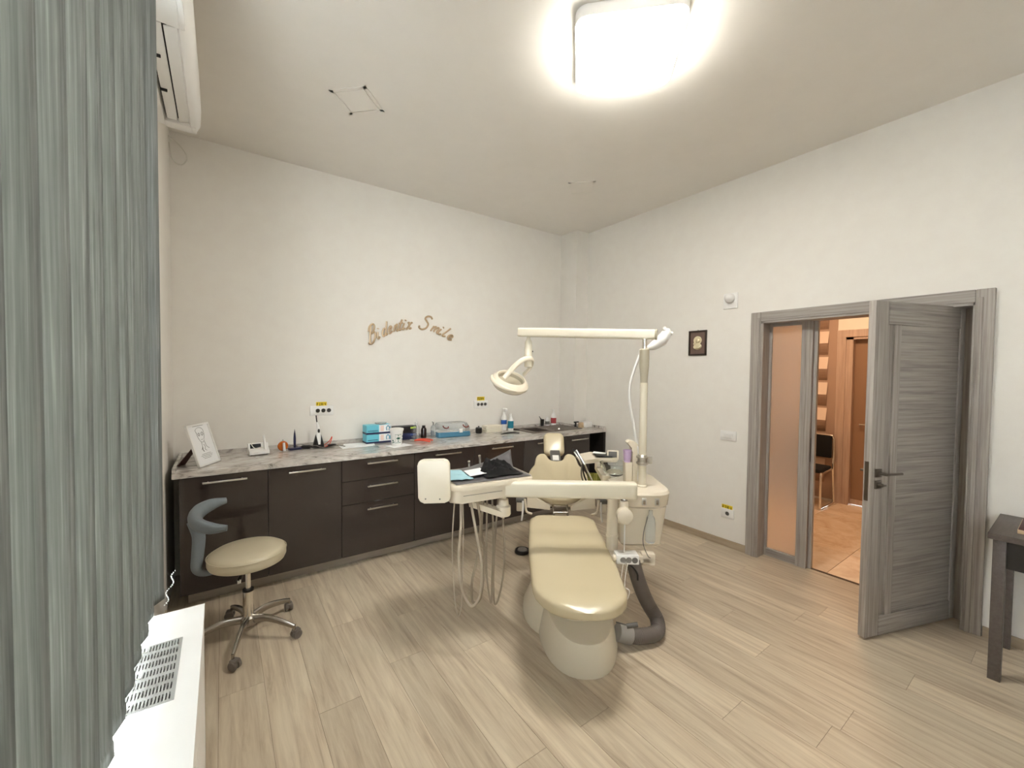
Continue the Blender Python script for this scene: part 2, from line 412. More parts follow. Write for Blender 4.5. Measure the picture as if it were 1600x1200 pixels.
# second door in the corridor
d2 = thing('door_2', 'warm lit door on the far side of the corridor', 'door', (6.4, 1.45, 0), kind='structure')
bm = NB(); box(bm, 6.365, 6.4, 1.77, 1.862, 0, 2.19, bev=.004); box(bm, 6.365, 6.4, .98, 1.08, 0, 2.19, bev=.004); box(bm, 6.364, 6.4, .98, 1.862, 2.10, 2.191, bev=.004)
box(bm, 6.38, 6.52, 1.70, 1.78, 0, 2.10); box(bm, 6.38, 6.52, 1.08, 1.12, 0, 2.10); box(bm, 6.38, 6.52, 1.1, 1.8, 2.07, 2.12)
obj('door_frame', bm, 'corrwood', d2, sm=False)
lf = obj('door_leaf', B(6.46, 6.5, 1.1, 1.73, .01, 2.08), 'corrleaf', d2, sm=False)
obj('bottom_rail', B(6.445, 6.5, 1.1, 1.73, .01, .07), 'corrwood', d2, sm=False)
bm = NB(); cyl(bm, (6.46, 1.62, 1.02), (6.41, 1.62, 1.02), .009); cyl(bm, (6.415, 1.62, 1.02), (6.415, 1.50, 1.02), .008); obj('door_handle', bm, 'chrome', lf)

# ------------------------------------------------------------------ door 1 with sidelight
d1 = thing('door_1', 'open grey wood-grain door with a frosted sidelight', 'door', (3.9, 1.0, 0), kind='structure')
ZT = 2.167
for nm, (y0, y1, z0, z1), mt in (('casing', (1.675, 1.757, 0, ZT), 'doorv'), ('casing', (.3436, .425, 0, ZT), 'doorv'), ('casing', (.425, 1.675, DZ-.018, ZT), 'doorh')):
    bm = NB(); box(bm, XR-.03, XR, y0, y1, z0, z1, bev=.004)
    if mt == 'doorv': s = 1 if y0 > 1 else -1; yy = (y0+y1)/2-s*.02; box(bm, XR-.036, XR-.028, yy-.012, yy+.012, z0, z1-.05, bev=.003)
    obj(nm, bm, mt, d1, sm=False)
bm = NB(); box(bm, XR-.025, XR+.16, 1.655, 1.70, 0, DZ); box(bm, XR-.025, XR+.16, .40, .435, 0, DZ)
box(bm, 4.0, XR+.16, .435, .505, 0, DZ-.035); obj('jamb', bm, 'doorv', d1, sm=False)  # added stop box closes the hinge gap against corridor light
obj('head_jamb', B(XR-.025, XR+.16, .40, 1.70, DZ-.035, DZ), 'doorh', d1, sm=False)
obj('side_stop', B(XR+.10, XR+.13, 1.635, 1.655, 0, DZ-.035), 'doorv', d1, sm=False)
bm = NB(); box(bm, XR+.09, XR+.15, 1.325, 1.405, 0, DZ-.03, bev=.003); box(bm, XR+.125, XR+.16, 1.30, 1.33, 0, DZ-.03)
obj('mullion', bm, 'doorv', d1, sm=False)
obj('strike_plate', B(XR+.10, XR+.13, 1.3235, 1.325, .9, 1.1), 'nickel', d1, sm=False)
obj('sidelight_pane', B(XR+.115, XR+.12, 1.405, 1.636, .07, DZ-.05), 'frost', d1, sm=False)
bm = NB(); box(bm, XR+.095, XR+.145, 1.405, 1.636, 0, .07, bev=.004); obj('bottom_rail', bm, 'doorh', d1, sm=False)
obj('top_rail', B(XR+.10, XR+.14, 1.405, 1.636, DZ-.06, DZ-.035), 'doorh', d1, sm=False)
obj('threshold_strip', B(XR+.13, XR+.155, .435, 1.33, -.001, .004), 'nickel', d1, sm=False)
# the leaf, 20 degrees short of square to the wall
HX, HY = 3.972, .478; ang = math.atan2(.257, -.739)   # local x from hinge to free edge
lm = Matrix.Translation((HX, HY, 0)) @ Matrix.Rotation(ang, 4, 'Z')
LL, LT, LH = .822, .042, 2.075
lx = bpy.data.objects.new('door_leaf', None)
bm = NB()   # local: x 0..LL from hinge, y 0 face to camera ... -LT behind, z
f0, f1 = -LT, 0
st = [(LL-.115, LL, .012, LH, 0), (0, .05, .012, LH, 0)]
box(bm, LL-.115, LL, f0, f1, .012, LH, 0, bev=.006); box(bm, 0, .045, f0, f1, .012, LH, 0, bev=.002)
box(bm, .045, LL-.115, f0, f1, LH-.14, LH, 1, bev=.002); box(bm, .045, LL-.115, f0, f1, .012, .135, 1, bev=.002)
box(bm, LL-.225, LL-.165, f0, f1, .135, LH-.14, 0, bev=.002)
bm.transform(lm)
lf1 = obj('door_leaf', bm, ['doorv', 'doorh'], d1)
MLf = lm
def inleaf(name, bm, m, **k): bm.transform(lm); return obj(name, bm, m, lf1, **k)
inleaf('panel', B(.045, LL-.225, f0+.008, f1-.008, .13, LH-.13), 'doorh', sm=False)
inleaf('panel', B(LL-.165, LL-.115, f0+.010, f1-.010, .13, LH-.13), 'doorv', sm=False)
ZH = 1.03
sgn = 1
inleaf('lock_plate', B(LL-.001, LL+.0015, -.032, -.01, .86, 1.10), 'nickel', sm=False)
bm = NB(); box(bm, LL-.085, LL-.035, 0, .009, ZH-.025, ZH+.025, bev=.002); cyl(bm, (LL-.06, .009, ZH), (LL-.06, .05, ZH), .008)
tube(bm, [(LL-.06, .046, ZH), (LL-.08, .05, ZH), (LL-.19, .05, ZH-.002)], .0075, k=3)
inleaf('door_handle', bm, 'nickel')
bm = NB(); box(bm, LL-.085, LL-.035, 0, .009, ZH-.095, ZH-.045, bev=.002); cyl(bm, (LL-.06, .009, ZH-.07), (LL-.06, .03, ZH-.07), .011); box(bm, LL-.085, LL-.05, .028, .036, ZH-.076, ZH-.064, bev=.002)
inleaf('thumb_turn', bm, 'nickel')
bm = NB(); box(bm, LL-.085, LL-.035, -LT-.009, -LT, ZH-.025, ZH+.025); cyl(bm, (LL-.06, -LT, ZH), (LL-.06, -LT-.05, ZH), .008); tube(bm, [(LL-.06, -LT-.046, ZH), (LL-.19, -LT-.05, ZH)], .0075, k=0)
inleaf('door_handle', bm, 'nickel')

# ------------------------------------------------------------------ blinds, sill cover
ny = 22; vb = None
brail = thing('vertical_blind', 'grey-green fabric vertical blind hanging across the window', 'blind', (-.19, .6, 3.36))
obj('head_rail', B(-.215, -.165, -1.45, 1.77, 3.36, 3.40, bev=.004), 'white', brail)
for i in range(ny):
    y = 1.69-.112*i; vz = .862
    bm = NB(); W = .0635; t = bmesh.new(); N = 6
    rows = []
    for q in range(N+1):
        f = q/N*2-1; cv = .003*(1-f*f)
        rows.append([t.verts.new((cv, W*f, zz)) for zz in (0, .03, .034, 2.49)])
    for a, b in zip(rows, rows[1:]):
        for z in range(3): t.faces.new((a[z], b[z], b[z+1], a[z+1]))
    for v in t.verts:
        if v.co.z < .032: v.co.x += .0018
    joinraw(bm, t)
    o = obj('vane', bm, 'blind', brail, local=True, flip=False, loc=(-.195+.19-.19+.19+.0-.0, 0, 0))
    ang_v = math.radians(-34 if i == 0 else -17+(1.2 if i % 3 == 0 else -.8))
    o.location = (-.196+.19, y-.6, vz-3.36); o.rotation_euler = (0, 0, ang_v)
    m = o.modifiers.new('thick', 'SOLIDIFY'); m.thickness = .0006
bm = NB()
for i in range(ny-1):
    for sd in (-1, 1):
        y = 1.69-.112*i; x = -.196-sd*.02
        P = [Vector((x, y+sd*.05, .872)), Vector((x+.004, y+sd*.05-.056, .852-.004*(i % 3))), Vector((x, y+sd*.05-.112, .872))]
        for p in smooth(P, 16)[:-1]:
            r = bmesh.ops.create_icosphere(bm, subdivisions=1, radius=.0014, matrix=Matrix.Translation(p))
for j in range(22):
    bmesh.ops.create_icosphere(bm, subdivisions=1, radius=.0024, matrix=Matrix.Translation((-.160+.006*math.sin(j*.6)+.0012*j, 1.745+.0016*j, .868+.0045*j-.03)))
obj('bead_chain', bm, 'chain', brail, kind='stuff')

rc = thing('radiator_cover', 'white boxed radiator cover with vent grille under the blind', 'radiator cover', (-.18, .2, 0))
XS0, XS1, YS1 = XL+.002, -.052, 1.68; ZS = .84
gx0, gx1, gy0, gy1 = -.222, -.098, 1.225, 1.50
bm = NB()
box(bm, XS0, gx0, YF, YS1, ZS-.03, ZS); box(bm, gx1, XS1, YF, YS1, ZS-.03, ZS, bev=0); box(bm, gx0, gx1, YF, gy0, ZS-.03, ZS); box(bm, gx0, gx1, gy1, YS1, ZS-.03, ZS)
obj('cover_top', bm, 'white', rc, sm=False)
bm = NB(); fx0, fx1 = XS1-.016, XS1-.002
box(bm, fx0, fx1, YF, YS1, .72, ZS-.03); box(bm, fx0, fx1, YF, YS1, 0, .70)
for j in range(110):
    y = YS1-.45-.022*j
    if y > YF+.05: box(bm, fx0, fx1, y-.0085, y, .70, .72)
box(bm, fx0, fx1, YS1-.45, YS1, .70, .72); box(bm, fx0, fx1, YF, YS1-.45-.022*110-.02, .70, .72)
obj('front_panel', bm, 'white', rc, sm=False)
obj('end_panel', B(XS0, XS1-.002, YS1-.018, YS1-.002, 0, ZS-.03), 'white', rc, sm=False)
bm = NB(); nx, nr = 17, 7; ry = (gy1-gy0)/nr; sw = (gx1-gx0-.012)/nx
box(bm, gx0, gx0+.006, gy0, gy1, ZS-.004, ZS+.002); box(bm, gx1-.006, gx1, gy0, gy1, ZS-.004, ZS+.002)
for j in range(nr+1):
    y = gy0+ry*j; box(bm, gx0+.006, gx1-.006, max(gy0, y-.007), min(gy1, y+.007), ZS-.004, ZS+.002)
for j in range(nr):
    for i in range(nx+1):
        x = gx0+.006+sw*i
        box(bm, max(gx0+.006, x-.0019), min(gx1-.006, x+.0019), gy0+ry*j+.007, gy0+ry*(j+1)-.007, ZS-.004, ZS+.002)
obj('vent_grille', bm, 'grille', rc, sm=False, kind='stuff')
obj('radiator', B(XS0+.03, XS1-.04, 0.2, 1.6, .12, .76, bev=.01), 'slot', rc)

# ------------------------------------------------------------------ air conditioner
ac = thing('air_conditioner', 'white wall air conditioner high above the blind', 'air conditioner', (XL, 2.2, 2.95))
YA0, YA1 = 1.79, 2.80; z0 = 2.87
prof = [(XL+.002, z0+.02), (XL+.002, z0+.33), (-.12, z0+.33), (-.085, z0+.30), (-.078, z0+.12), (-.082, z0+.04), (-.098, z0+.005), (-.118, z0-.004), (-.128, z0+.02), (-.215, z0+.035), (-.225, z0+.002)]
t = bmesh.new(); rr_ = []
for y, s in ((YA0, .96), (YA0+.015, 1), (YA1-.015, 1), (YA1, .96)):
    rr_.append([t.verts.new((XL+(p[0]-XL)*s, y, z0+.16+(p[1]-z0-.16)*s)) for p in prof])
bridge(t, rr_); bm = NB(); join(bm, t); box(bm, -.225, -.098, YA1-.07, YA1-.002, z0-.002, z0+.06, bev=.006); box(bm, -.225, -.098, YA0+.002, 1.98, z0-.002, z0+.06, bev=.006)
obj('housing', bm, 'white', ac)
def flap(x, y0, y1, w, tilt):
    bm = NB(); box(bm, -w/2, w/2, y0, y1, -.003, .003, bev=.002); bm.transform(Matrix.Translation((x, 0, z0+.012)) @ Matrix.Rotation(tilt, 4, 'Y')); return bm
obj('louvre', flap(-.145, 2.0, 2.72, .042, -.25), 'white', ac); obj('louvre', flap(-.192, 2.0, 2.72, .042, -.05), 'white', ac)
obj('air_slot', B(-.22, -.125, 1.99, 2.725, z0+.025, z0+.036), 'slot', ac, sm=False)
for y in (2.2, 2.45): obj('vane_clip', B(-.215, -.19, y-.006, y+.006, z0+.0, z0+.02, bev=.002), 'slot', ac)
tag(obj('cable_loop', TB([(-.30, 3.9, 3.30), (-.26, 4.05, 3.33), (-.215, 4.07, 3.28), (-.205, 4.072, 3.23), (-.24, 4.07, 3.18), (-.29, 4.06, 3.2), (-.305, 4.0, 3.3)], .004, n=6), 'cord', None, loc=(-.25, 4.07, 3.2)), 'thin cream cable looped on the wall below the air conditioner', 'cable')

# ------------------------------------------------------------------ base cabinets
YC = 3.4466
def cabinet(x0, x1, doors, lab, grp='glossy dark base cabinets'):
    t = thing('base_cabinet', lab, 'cabinet', ((x0+x1)/2, YC+.3, 0), group=grp)
    obj('carcass', B(x0+.001, x1-.001, YC+.02, YB-.01, .1, .893), 'cabside', t, sm=False)
    for (za, zb, hx0, hx1, hz) in doors:
        nm = 'door' if len(doors) == 1 else 'drawer'
        f = obj(nm, B(x0+.0018, x1-.0018, YC, YC+.018, za+.0015, zb-.0015, bev=.0012, seg=1), 'cab', t)
        bm = NB(); box(bm, hx0, hx1, YC-.032, YC-.022, hz-.006, hz+.006, bev=.002)
        for x in (hx0+.03, hx1-.03): cyl(bm, (x, YC-.024, hz), (x, YC, hz), .004)
        obj('handle', bm, 'alu', f)
    return t
cabinet(-.238, .271, [(.1, .893, -.112, .142, .85)], 'leftmost dark glossy cabinet under the framed drawing')
cabinet(.271, .780, [(.1, .893, .403, .657, .852)], 'dark glossy cabinet behind the stool seat, second from the left')
cabinet(.780, 1.393, [(.718, .893, .976, 1.231, .853), (.526, .718, .976, 1.231, .661), (.1, .526, .976, 1.231, .471)], 'dark glossy cabinet with three drawers')
cabinet(1.393, 2.003, [(.1, .893, 1.584, 1.848, .855)], 'dark glossy cabinet behind the upright ivory plate')
cabinet(2.003, 2.613, [(.1, .893, 2.194, 2.454, .853)], 'dark glossy cabinet behind the instrument tray')
cabinet(2.613, 3.205, [(.1, .893, 2.777, 3.030, .852)], 'dark glossy cabinet behind the headrest, under the sink')
cabinet(3.205, 3.60, [(.1, .893, 3.279, 3.550, .843)], 'narrow dark glossy cabinet at the right end of the row')
tag(obj('end_niche', (lambda b: (box(b, 3.602, 3.62, YC+.06, YB-.3, 0, .893), box(b, 3.84, 3.876, YC, YB-.3, 0, .893), box(b, 3.62, 3.84, YC+.35, YC+.37, 0, .893), b)[-1])(NB()), 'cabside', sm=False, loc=(3.74, YC+.2, 0)), 'black open niche panelling at the right end under the worktop', 'cabinet')
tag(obj('plinth', B(-.2, 3.6, 3.5516, 3.567, 0, .1), 'plinth', sm=False, loc=(1.7, 3.56, 0)), 'metallic plinth strip along the foot of the cabinets', 'plinth')
wt = thing('worktop', 'long grey marbled glossy worktop with upstand', 'worktop', (1.8, 3.75, .895))
SX0, SX1, SY0, SY1 = 2.86, 3.62, 3.60, 4.0
BX0, BX1, BY0, BY1 = 2.93, 3.18, 3.65, 3.95
bm = NB(); Y0 = YC-.012; XE = 3.874
for a in ((-.272, BX0, Y0, YB), (BX0, BX1, Y0, BY0), (BX0, BX1, BY1, YB), (BX1, 3.666, Y0, YB), (3.666, XE, Y0, 3.787)):
    box(bm, a[0], a[1], a[2], a[3], .895, .931)
obj('top', bm, 'top', wt, sm=False)
bm = NB(); box(bm, -.272, 3.666, YB-.018, YB-.001, .931, .961); box(bm, 3.648, 3.666, 3.77, YB-.018, .931, .961); box(bm, 3.648, XE, 3.77, 3.787, .931, .961); box(bm, XE-.018, XE, Y0+.02, 3.77, .931, .958)
box(bm, -.272, -.254, Y0+.02, YB-.018, .931, .961)
obj('upstand', bm, 'top', wt, sm=False)
sk = thing('sink', 'grey-brown composite sink with drainer set in the worktop', 'sink', (3.24, 3.8, .931))
bm = NB(); z = .9315
box(bm, SX0, BX0, SY0, SY1, z, z+.008, bev=.003); box(bm, BX0, BX1, SY0, BY0, z, z+.008, bev=.003); box(bm, BX0, BX1, BY1, SY1, z, z+.008, bev=.003)
box(bm, BX1, SX1, SY0, SY1, z, z+.004); box(bm, BX1, SX1, SY0, SY0+.02, z, z+.009, bev=.003); box(bm, BX1, SX1, SY1-.02, SY1, z, z+.009, bev=.003); box(bm, SX1-.02, SX1, SY0, SY1, z, z+.009, bev=.003)
for i in range(7): box(bm, BX1+.05, SX1-.05, SY0+.06+.045*i, SY0+.07+.045*i, z, z+.007, bev=.002)
obj('sink_rim', bm, 'sink', sk)
bm = NB(); e = .0005
box(bm, BX0+e, BX0+.006, BY0+e, BY1-e, .80, z); box(bm, BX1-.006, BX1-e, BY0+e, BY1-e, .80, z); box(bm, BX0+e, BX1-e, BY0+e, BY0+.006, .80, z); box(bm, BX0+e, BX1-e, BY1-.006, BY1-e, .80, z); box(bm, BX0+e, BX1-e, BY0+e, BY1-e, .795, .803)
obj('basin', bm, 'basin', sk, sm=False)
obj('drain_cap', LB([(0, .012), (.012, .012), (.018, 0), (0, 0)], (3.33, 3.70, .936)), 'chrome', sk)

# ------------------------------------------------------------------ wall fixtures
def sticker(x, y, z, wd, hh, side, lab, txt='F 230 V'):
    t = thing('voltage_sticker', lab, 'sticker', (x, y, z), (PI/2, 0, 0 if side == 'back' else -PI/2))
    bm = NB(); box(bm, -wd/2, wd/2, -hh/2, hh/2, 0, .001); obj('label_film', bm, 'yellow', t, local=True, sm=False)
    tb = text_bm(txt, hh*.86, .0003, bold=.0006)
    xs = [v.co.x for v in tb.verts]; sc = wd*.88/(max(xs)-min(xs))
    tb.transform(Matrix.Translation((0, -.001, .0014)) @ Matrix.Diagonal((sc, 1, 1, 1))); obj('lettering', tb, 'ink', t, local=True, sm=False, flip=False)
def outlet(x, y, z, wd, hh, n, side, lab, off=0):
    t = thing('wall_outlet', lab, 'power outlet', (x, y, z), (PI/2, 0, 0 if side == 'back' else -PI/2))
    obj('plate', B(-wd/2, wd/2, -hh/2, hh/2, 0, .008, bev=.003), 'white', t, local=True)
    for i in range(n):
        cx = off+(i-(n-1)/2)*.047
        bm = NB(); lathe(bm, [(.019, .0081), (.021, .010), (.0195, .0105), (.018, .0085), (.016, .0083), (0, .0083)], (cx, 0, 0), n=20)
        s = obj('socket', bm, 'whitem', t, local=True)
        bm = NB(); 
        for sx in (-.0065, .0065): lathe(bm, [(.0032, .0084), (.0032, .0092), (0, .0092)], (cx+sx, .0, 0), n=8)
        for sy in (-.0145, .0145): box(bm, cx-.003, cx+.003, sy-.0015, sy+.0015, .0083, .0095)
        lathe(bm, [(.019, .0084), (.019, .0088), (.0165, .0088), (.0165, .0084)], (cx, 0, 0), n=20)
        obj('socket_holes', bm, 'sockh', t, local=True, sm=False)
    return t
outlet(.75, YB-.0005, 1.248, .20, .088, 3, 'back', 'triple white wall outlet left, above the black curing lamp', off=.012)
sticker(.747, YB-.001, 1.307, .09, .040, 'back', 'yellow voltage sticker on the left triple outlet of the back wall')
outlet(2.455, YB-.0005, 1.243, .19, .088, 3, 'back', 'triple white wall outlet right, above the paper towels', off=.008)
sticker(2.453, YB-.001, 1.308, .10, .046, 'back', 'yellow voltage sticker above the right triple outlet of the back wall', 'F230V')
outlet(XR-.0005, 1.932, .312, .118, .088, 1, 'right', 'single white outlet low beside the door frame')
sticker(XR-.001, 1.938, .364, .10, .052, 'right', 'yellow voltage sticker low on the wall beside the door frame')
sw_ = thing('light_switch', 'white light switch beside the door frame', 'switch', (XR-.0005, 1.943, 1.045), (PI/2, 0, -PI/2))
obj('plate', B(-.075, .075, -.045, .045, 0, .008, bev=.003), 'white', sw_, local=True); obj('rocker', B(-.04, .04, -.022, .022, .006, .013, bev=.003), 'whitem', sw_, local=True)
ms = thing('motion_sensor', 'white dome motion sensor high beside the door', 'sensor', (XR-.0005, 1.953, 2.31), (PI/2, 0, -PI/2))
obj('plate', B(-.066, .066, -.078, .066, 0, .012, bev=.004), 'white', ms, local=True)
bm = NB(); lathe(bm, [(.042, 0), (.044, .02), (.038, .04), (.022, .054), (0, .058)], (.0, .018, .012)); obj('dome', bm, 'white', ms, local=True)
ic = thing('icon_frame', 'small dark framed silver relief icon on the right wall', 'picture', (XR-.0005, 2.267, 1.93), (PI/2, 0, -PI/2))
bm = NB(); w2, h2 = .093, .123
for a in ((-w2, -w2+.016, -h2, h2), (w2-.016, w2, -h2, h2), (-w2, w2, h2-.016, h2), (-w2, w2, -h2, -h2+.016)): box(bm, a[0], a[1], a[2], a[3], 0, .018, bev=.003)
obj('frame', bm, 'frame', ic, local=True); obj('backing', B(-w2+.01, w2-.01, -h2+.01, h2-.01, 0, .006), 'frameback', ic, local=True, sm=False)
bm = NB(); lathe(bm, [(.042, .006), (.042, .011), (.036, .013), (.030, .012), (0, .014)], (0, .025, 0), n=28)
lathe(bm, [(.022, .01), (.02, .02), (.012, .026), (0, .028)], (.004, .022, 0)); lathe(bm, [(.045, .006), (.042, .014), (.028, .02), (0, .022)], (.0, -.035, 0), sx=.95, sy=.72)
lathe(bm, [(.015, .01), (.013, .02), (0, .025)], (-.026, -.008, 0)); lathe(bm, [(.02, .012), (.017, .021), (0, .025)], (-.02, -.04, 0))
tube(bm, [(.036, -.02, .014), (.02, -.05, .02), (-.02, -.055, .02)], .007, n=6); obj('relief_figure', bm, 'relief', ic, local=True)
obj('hanger', TB([(-.004, h2, .004), (0, h2+.008, .004), (.004, h2, .004)], .0015, n=6), 'nickel', ic, local=True)

# ------------------------------------------------------------------ wall lettering
G = {
 'B': [[(.25, .95), (.1, .5), (.0, 0.02)], [(.0, .72), (.12, .95), (.42, 1.02), (.55, .84), (.42, .6), (.2, .52)], [(.22, .52), (.5, .5), (.52, .22), (.28, -.04), (.02, -.02), (-.12, .12)]],
 'i': [[(.1, .5), (.02, .12), (.1, -.01), (.22, .08)], [(.17, .70), (.19, .76)]],
 'd': [[(.32, .42), (.18, .52), (.02, .3), (.03, .04), (.15, -.02), (.3, .25)], [(.48, .98), (.34, .4), (.27, .08), (.34, -.02), (.44, .06)]],
 'e': [[(.03, .2), (.22, .28), (.3, .42), (.2, .52), (.06, .36), (.04, .12), (.15, -.02), (.34, .1)]],
 'n': [[(.12, .5), (.0, 0)], [(.05, .25), (.2, .48), (.3, .47), (.24, .12), (.3, -.01), (.4, .07)]],
 't': [[(.22, .82), (.04, .14), (.1, -.01), (.24, .08)], [(-.02, .54), (.3, .56)]],
 'x': [[(.02, .46), (.12, .5), (.2, .1), (.3, -.01), (.38, .06)], [(.38, .5), (.26, .44), (.06, .02), (-.04, 0)]],
 'S': [[(.62, .84), (.5, 1.0), (.28, .98), (.16, .8), (.3, .6), (.42, .42), (.34, .12), (.08, -.03), (-.12, .08), (-.1, .2)]],
 'm': [[(.1, .5), (.0, 0)], [(.05, .25), (.18, .48), (.26, .46), (.2, 0)], [(.23, .25), (.36, .48), (.46, .46), (.4, .12), (.46, -.01), (.56, .07)]],
 'l': [[(.3, .98), (.06, .14), (.1, -.01), (.24, .08)]],
}
adv = {'B': .74, 'i': .28, 'd': .5, 'e': .4, 'n': .46, 't': .32, 'x': .44, ' ': .38, 'S': .66, 'm': .62, 'l': .27}
for word, s0, lab in (('Bidentix', 0, 'golden script lettering on the back wall, the longer word on the left'), ('Smile', 1, 'golden script lettering on the back wall, the shorter word on the right')):
    # letters ride on a shallow arch; positions as seen on the back wall
    arch0, arch1 = ((1.20, 1.63) if s0 == 0 else (1.71, 2.08))
    zf = lambda x: 2.125-.75*(x-1.70)**2
    tot = sum(adv[c] for c in word)-.1; sc = (arch1-arch0)/tot; H = .118
    g = thing('wall_lettering', lab, 'lettering', ((arch0+arch1)/2, YB, 1.98)); xx = arch0
    for c in word:
        xc = xx+adv[c]*sc/2; zc = zf(xc)-.06; sl = math.atan(-1.5*(xc-1.70))
        bm = NB(); hh = H*(1.22 if c in 'BS' else 1.0); sx = sc*.98
        for stq in G[c]:
            P = [Vector(((p[0]-.2)*sx+(.5 if c == 'B' else .36 if s0 == 0 else .12)*(p[1]-.35)*hh, 0, p[1]*hh)) for p in stq]
            tube(bm, P, .0098, n=8, k=5, sx=1, up=(0, 1, 0)) if len(P) > 2 else tube(bm, P, .011 if c == 'i' else .009, n=8, k=0, up=(0, 1, 0))
        bm.transform(Matrix.Translation((xc-.02, YB-.009, zc)) @ Matrix.Rotation(-sl, 4, 'Y'))
        obj('letter', bm, 'gold', g); xx += adv[c]*sc

# ------------------------------------------------------------------ things on the worktop
ZT0 = .9315
# framed drawing
p0, p1 = Vector((-.129, 3.539, ZT0)), Vector((-.011, 3.754, ZT0)); wv = (p1-p0); W = wv.length; ax = wv.normalized()
pf = thing('framed_drawing', 'white framed line drawing leaning back on its easel at the left end of the worktop', 'picture frame', (p0+p1)/2)
tl = math.radians(17); upv = Vector((-.876, .481, 0))*math.sin(tl)+Vector((0, 0, 1))*math.cos(tl); nv = ax.cross(upv)
if nv.x < 0: nv = -nv
Mf = Matrix(((ax.x, upv.x, nv.x, p0.x), (ax.y, upv.y, nv.y, p0.y), (ax.z, upv.z, nv.z, p0.z+.002), (0, 0, 0, 1)))
Hf = .305
bm = NB()
for a in ((0, .014, 0, Hf), (W-.014, W, 0, Hf), (0, W, 0, .014), (0, W, Hf-.014, Hf)): box(bm, *a, -.012, .004, bev=.002, M4=Mf)
obj('frame', bm, 'white', pf); obj('print', B(.012, W-.012, .012, Hf-.012, -.008, -.002, M4=Mf), 'paper', pf, sm=False)
bm = NB()
def fl_(P, r=.0012): tube(bm, [Mf @ Vector((p[0]*W, p[1]*Hf, -.0015)) for p in P], r, n=4, k=4)
fl_([(.35, .78), (.34, .86), (.5, .91), (.66, .86), (.66, .72), (.6, .62)]); fl_([(.35, .8), (.36, .68), (.42, .58), (.52, .55), (.6, .6)])
fl_([(.40, .76), (.45, .78), (.47, .73), (.42, .71), (.40, .76)], .0018); fl_([(.54, .77), (.6, .79), (.62, .74), (.56, .71), (.54, .77)], .0018)
fl_([(.46, .62), (.51, .61), (.56, .63)]); fl_([(.44, .56), (.42, .45), (.36, .38)]); fl_([(.58, .56), (.6, .45), (.7, .38)]); fl_([(.42, .44), (.40, .38), (.43, .33)], .0025)
fl_([(.5, .5), (.54, .44), (.5, .38), (.56, .34)]); obj('ink_drawing', bm, 'inkg', pf, sm=False)
for yy, a, b in ((.945, .28, .74), (.27, .3, .7), (.235, .24, .76), (.20, .28, .72), (.165, .34, .66)): obj('printed_line', B(a*W, b*W, yy*Hf, yy*Hf+.0025, -.0025, -.0012, M4=Mf), 'inkg', pf, sm=False)
bk = Mf @ Vector((W*.5, Hf*.62, -.012)); ft = Vector((bk.x-.115, bk.y+.02, ZT0+.001))
bm = NB(); t = bmesh.new(); q = ax*.035
vs = [t.verts.new(v) for v in (bk-q*.6, bk+q*.6, ft+q*1.3, ft-q*1.3)]; f = t.faces.new(vs)
r = bmesh.ops.extrude_face_region(t, geom=[f]); bmesh.ops.translate(t, verts=[v for v in r['geom'] if isinstance(v, bmesh.types.BMVert)], vec=(.004, -.006, 0)); join(bm, t)
obj('easel_back', bm, 'maroon', pf, sm=False)
# endo motor unit
em = thing('treatment_unit', 'small white tabletop device with a dark screen and upright handpiece', 'dental device', (.24, 3.885, ZT0), (0, 0, .12))
t = bmesh.new(); pr = [(-.045, .006), (-.045, .028), (.0, .05), (.02, .088), (.045, .088), (.045, .006)]
bm = NB(); loft(bm, [[(x, p[0], p[1]) for p in pr] for x in (-.07, .07)]); obj('casing', bm, 'white', em, local=True, sm=False)
bm = NB(); box(bm, -.058, .018, -.002, .002, .0, .036, M4=Matrix.Translation((0, -.0005, .051)) @ Matrix.Rotation(math.atan2(-.02, .038), 4, 'X')); obj('screen', bm, 'screen', em, local=True, sm=False)
bm = NB(); cyl(bm, (.045, -.02, .02), (.04, .005, .125), .011, .008); cyl(bm, (.04, .005, .125), (.038, .01, .15), .006, .008); obj('handpiece', bm, 'white', em, local=True)
obj('handpiece_cord', TB([(.038, -.01, .05), (.01, -.03, .06), (-.03, -.02, .055), (-.05, 0, .09), (-.02, .03, .1)], .003, n=6), 'cord', em, local=True)
for x in (-.055, .055): obj('foot', LB([(.008, 0), (.008, .006), (0, .006)], (x, -.03, 0), n=10), 'black', em, local=True)
# orange round dispenser
od = thing('floss_dispenser', 'round translucent orange disc with a white stick standing on the worktop', 'dispenser', (.42, 3.93, ZT0), (0, 0, .1))
bm = NB(); lathe(bm, [(0, -.014), (.036, -.014), (.041, 0), (.036, .014), (0, .014)], (0, .01, .042), (0, 1, 0), n=28); obj('disc', bm, 'orange', od, local=True)
bm = NB(); cyl(bm, (.005, -.02, .002), (.003, -.012, .072), .011, .009); obj('stick', bm, 'whitem', od, local=True)
obj('hook', TB([(-.006, .01, .082), (0, .01, .095), (.006, .01, .082)], .002, n=6), 'inkg', od, local=True)
# indigo pen stand
ps = thing('pen_stand', 'dark indigo pointed pen upright in a flat square base', 'pen stand', (.51, 3.955, ZT0), (0, 0, .2))
obj('base', B(-.048, .048, -.035, .035, 0, .018, bev=.006), 'pen', ps, local=True)
obj('pen', LB([(.009, .016), (.010, .06), (.010, .1), (.007, .135), (.0, .18)], (0, 0, 0), n=14), 'pen', ps, local=True)
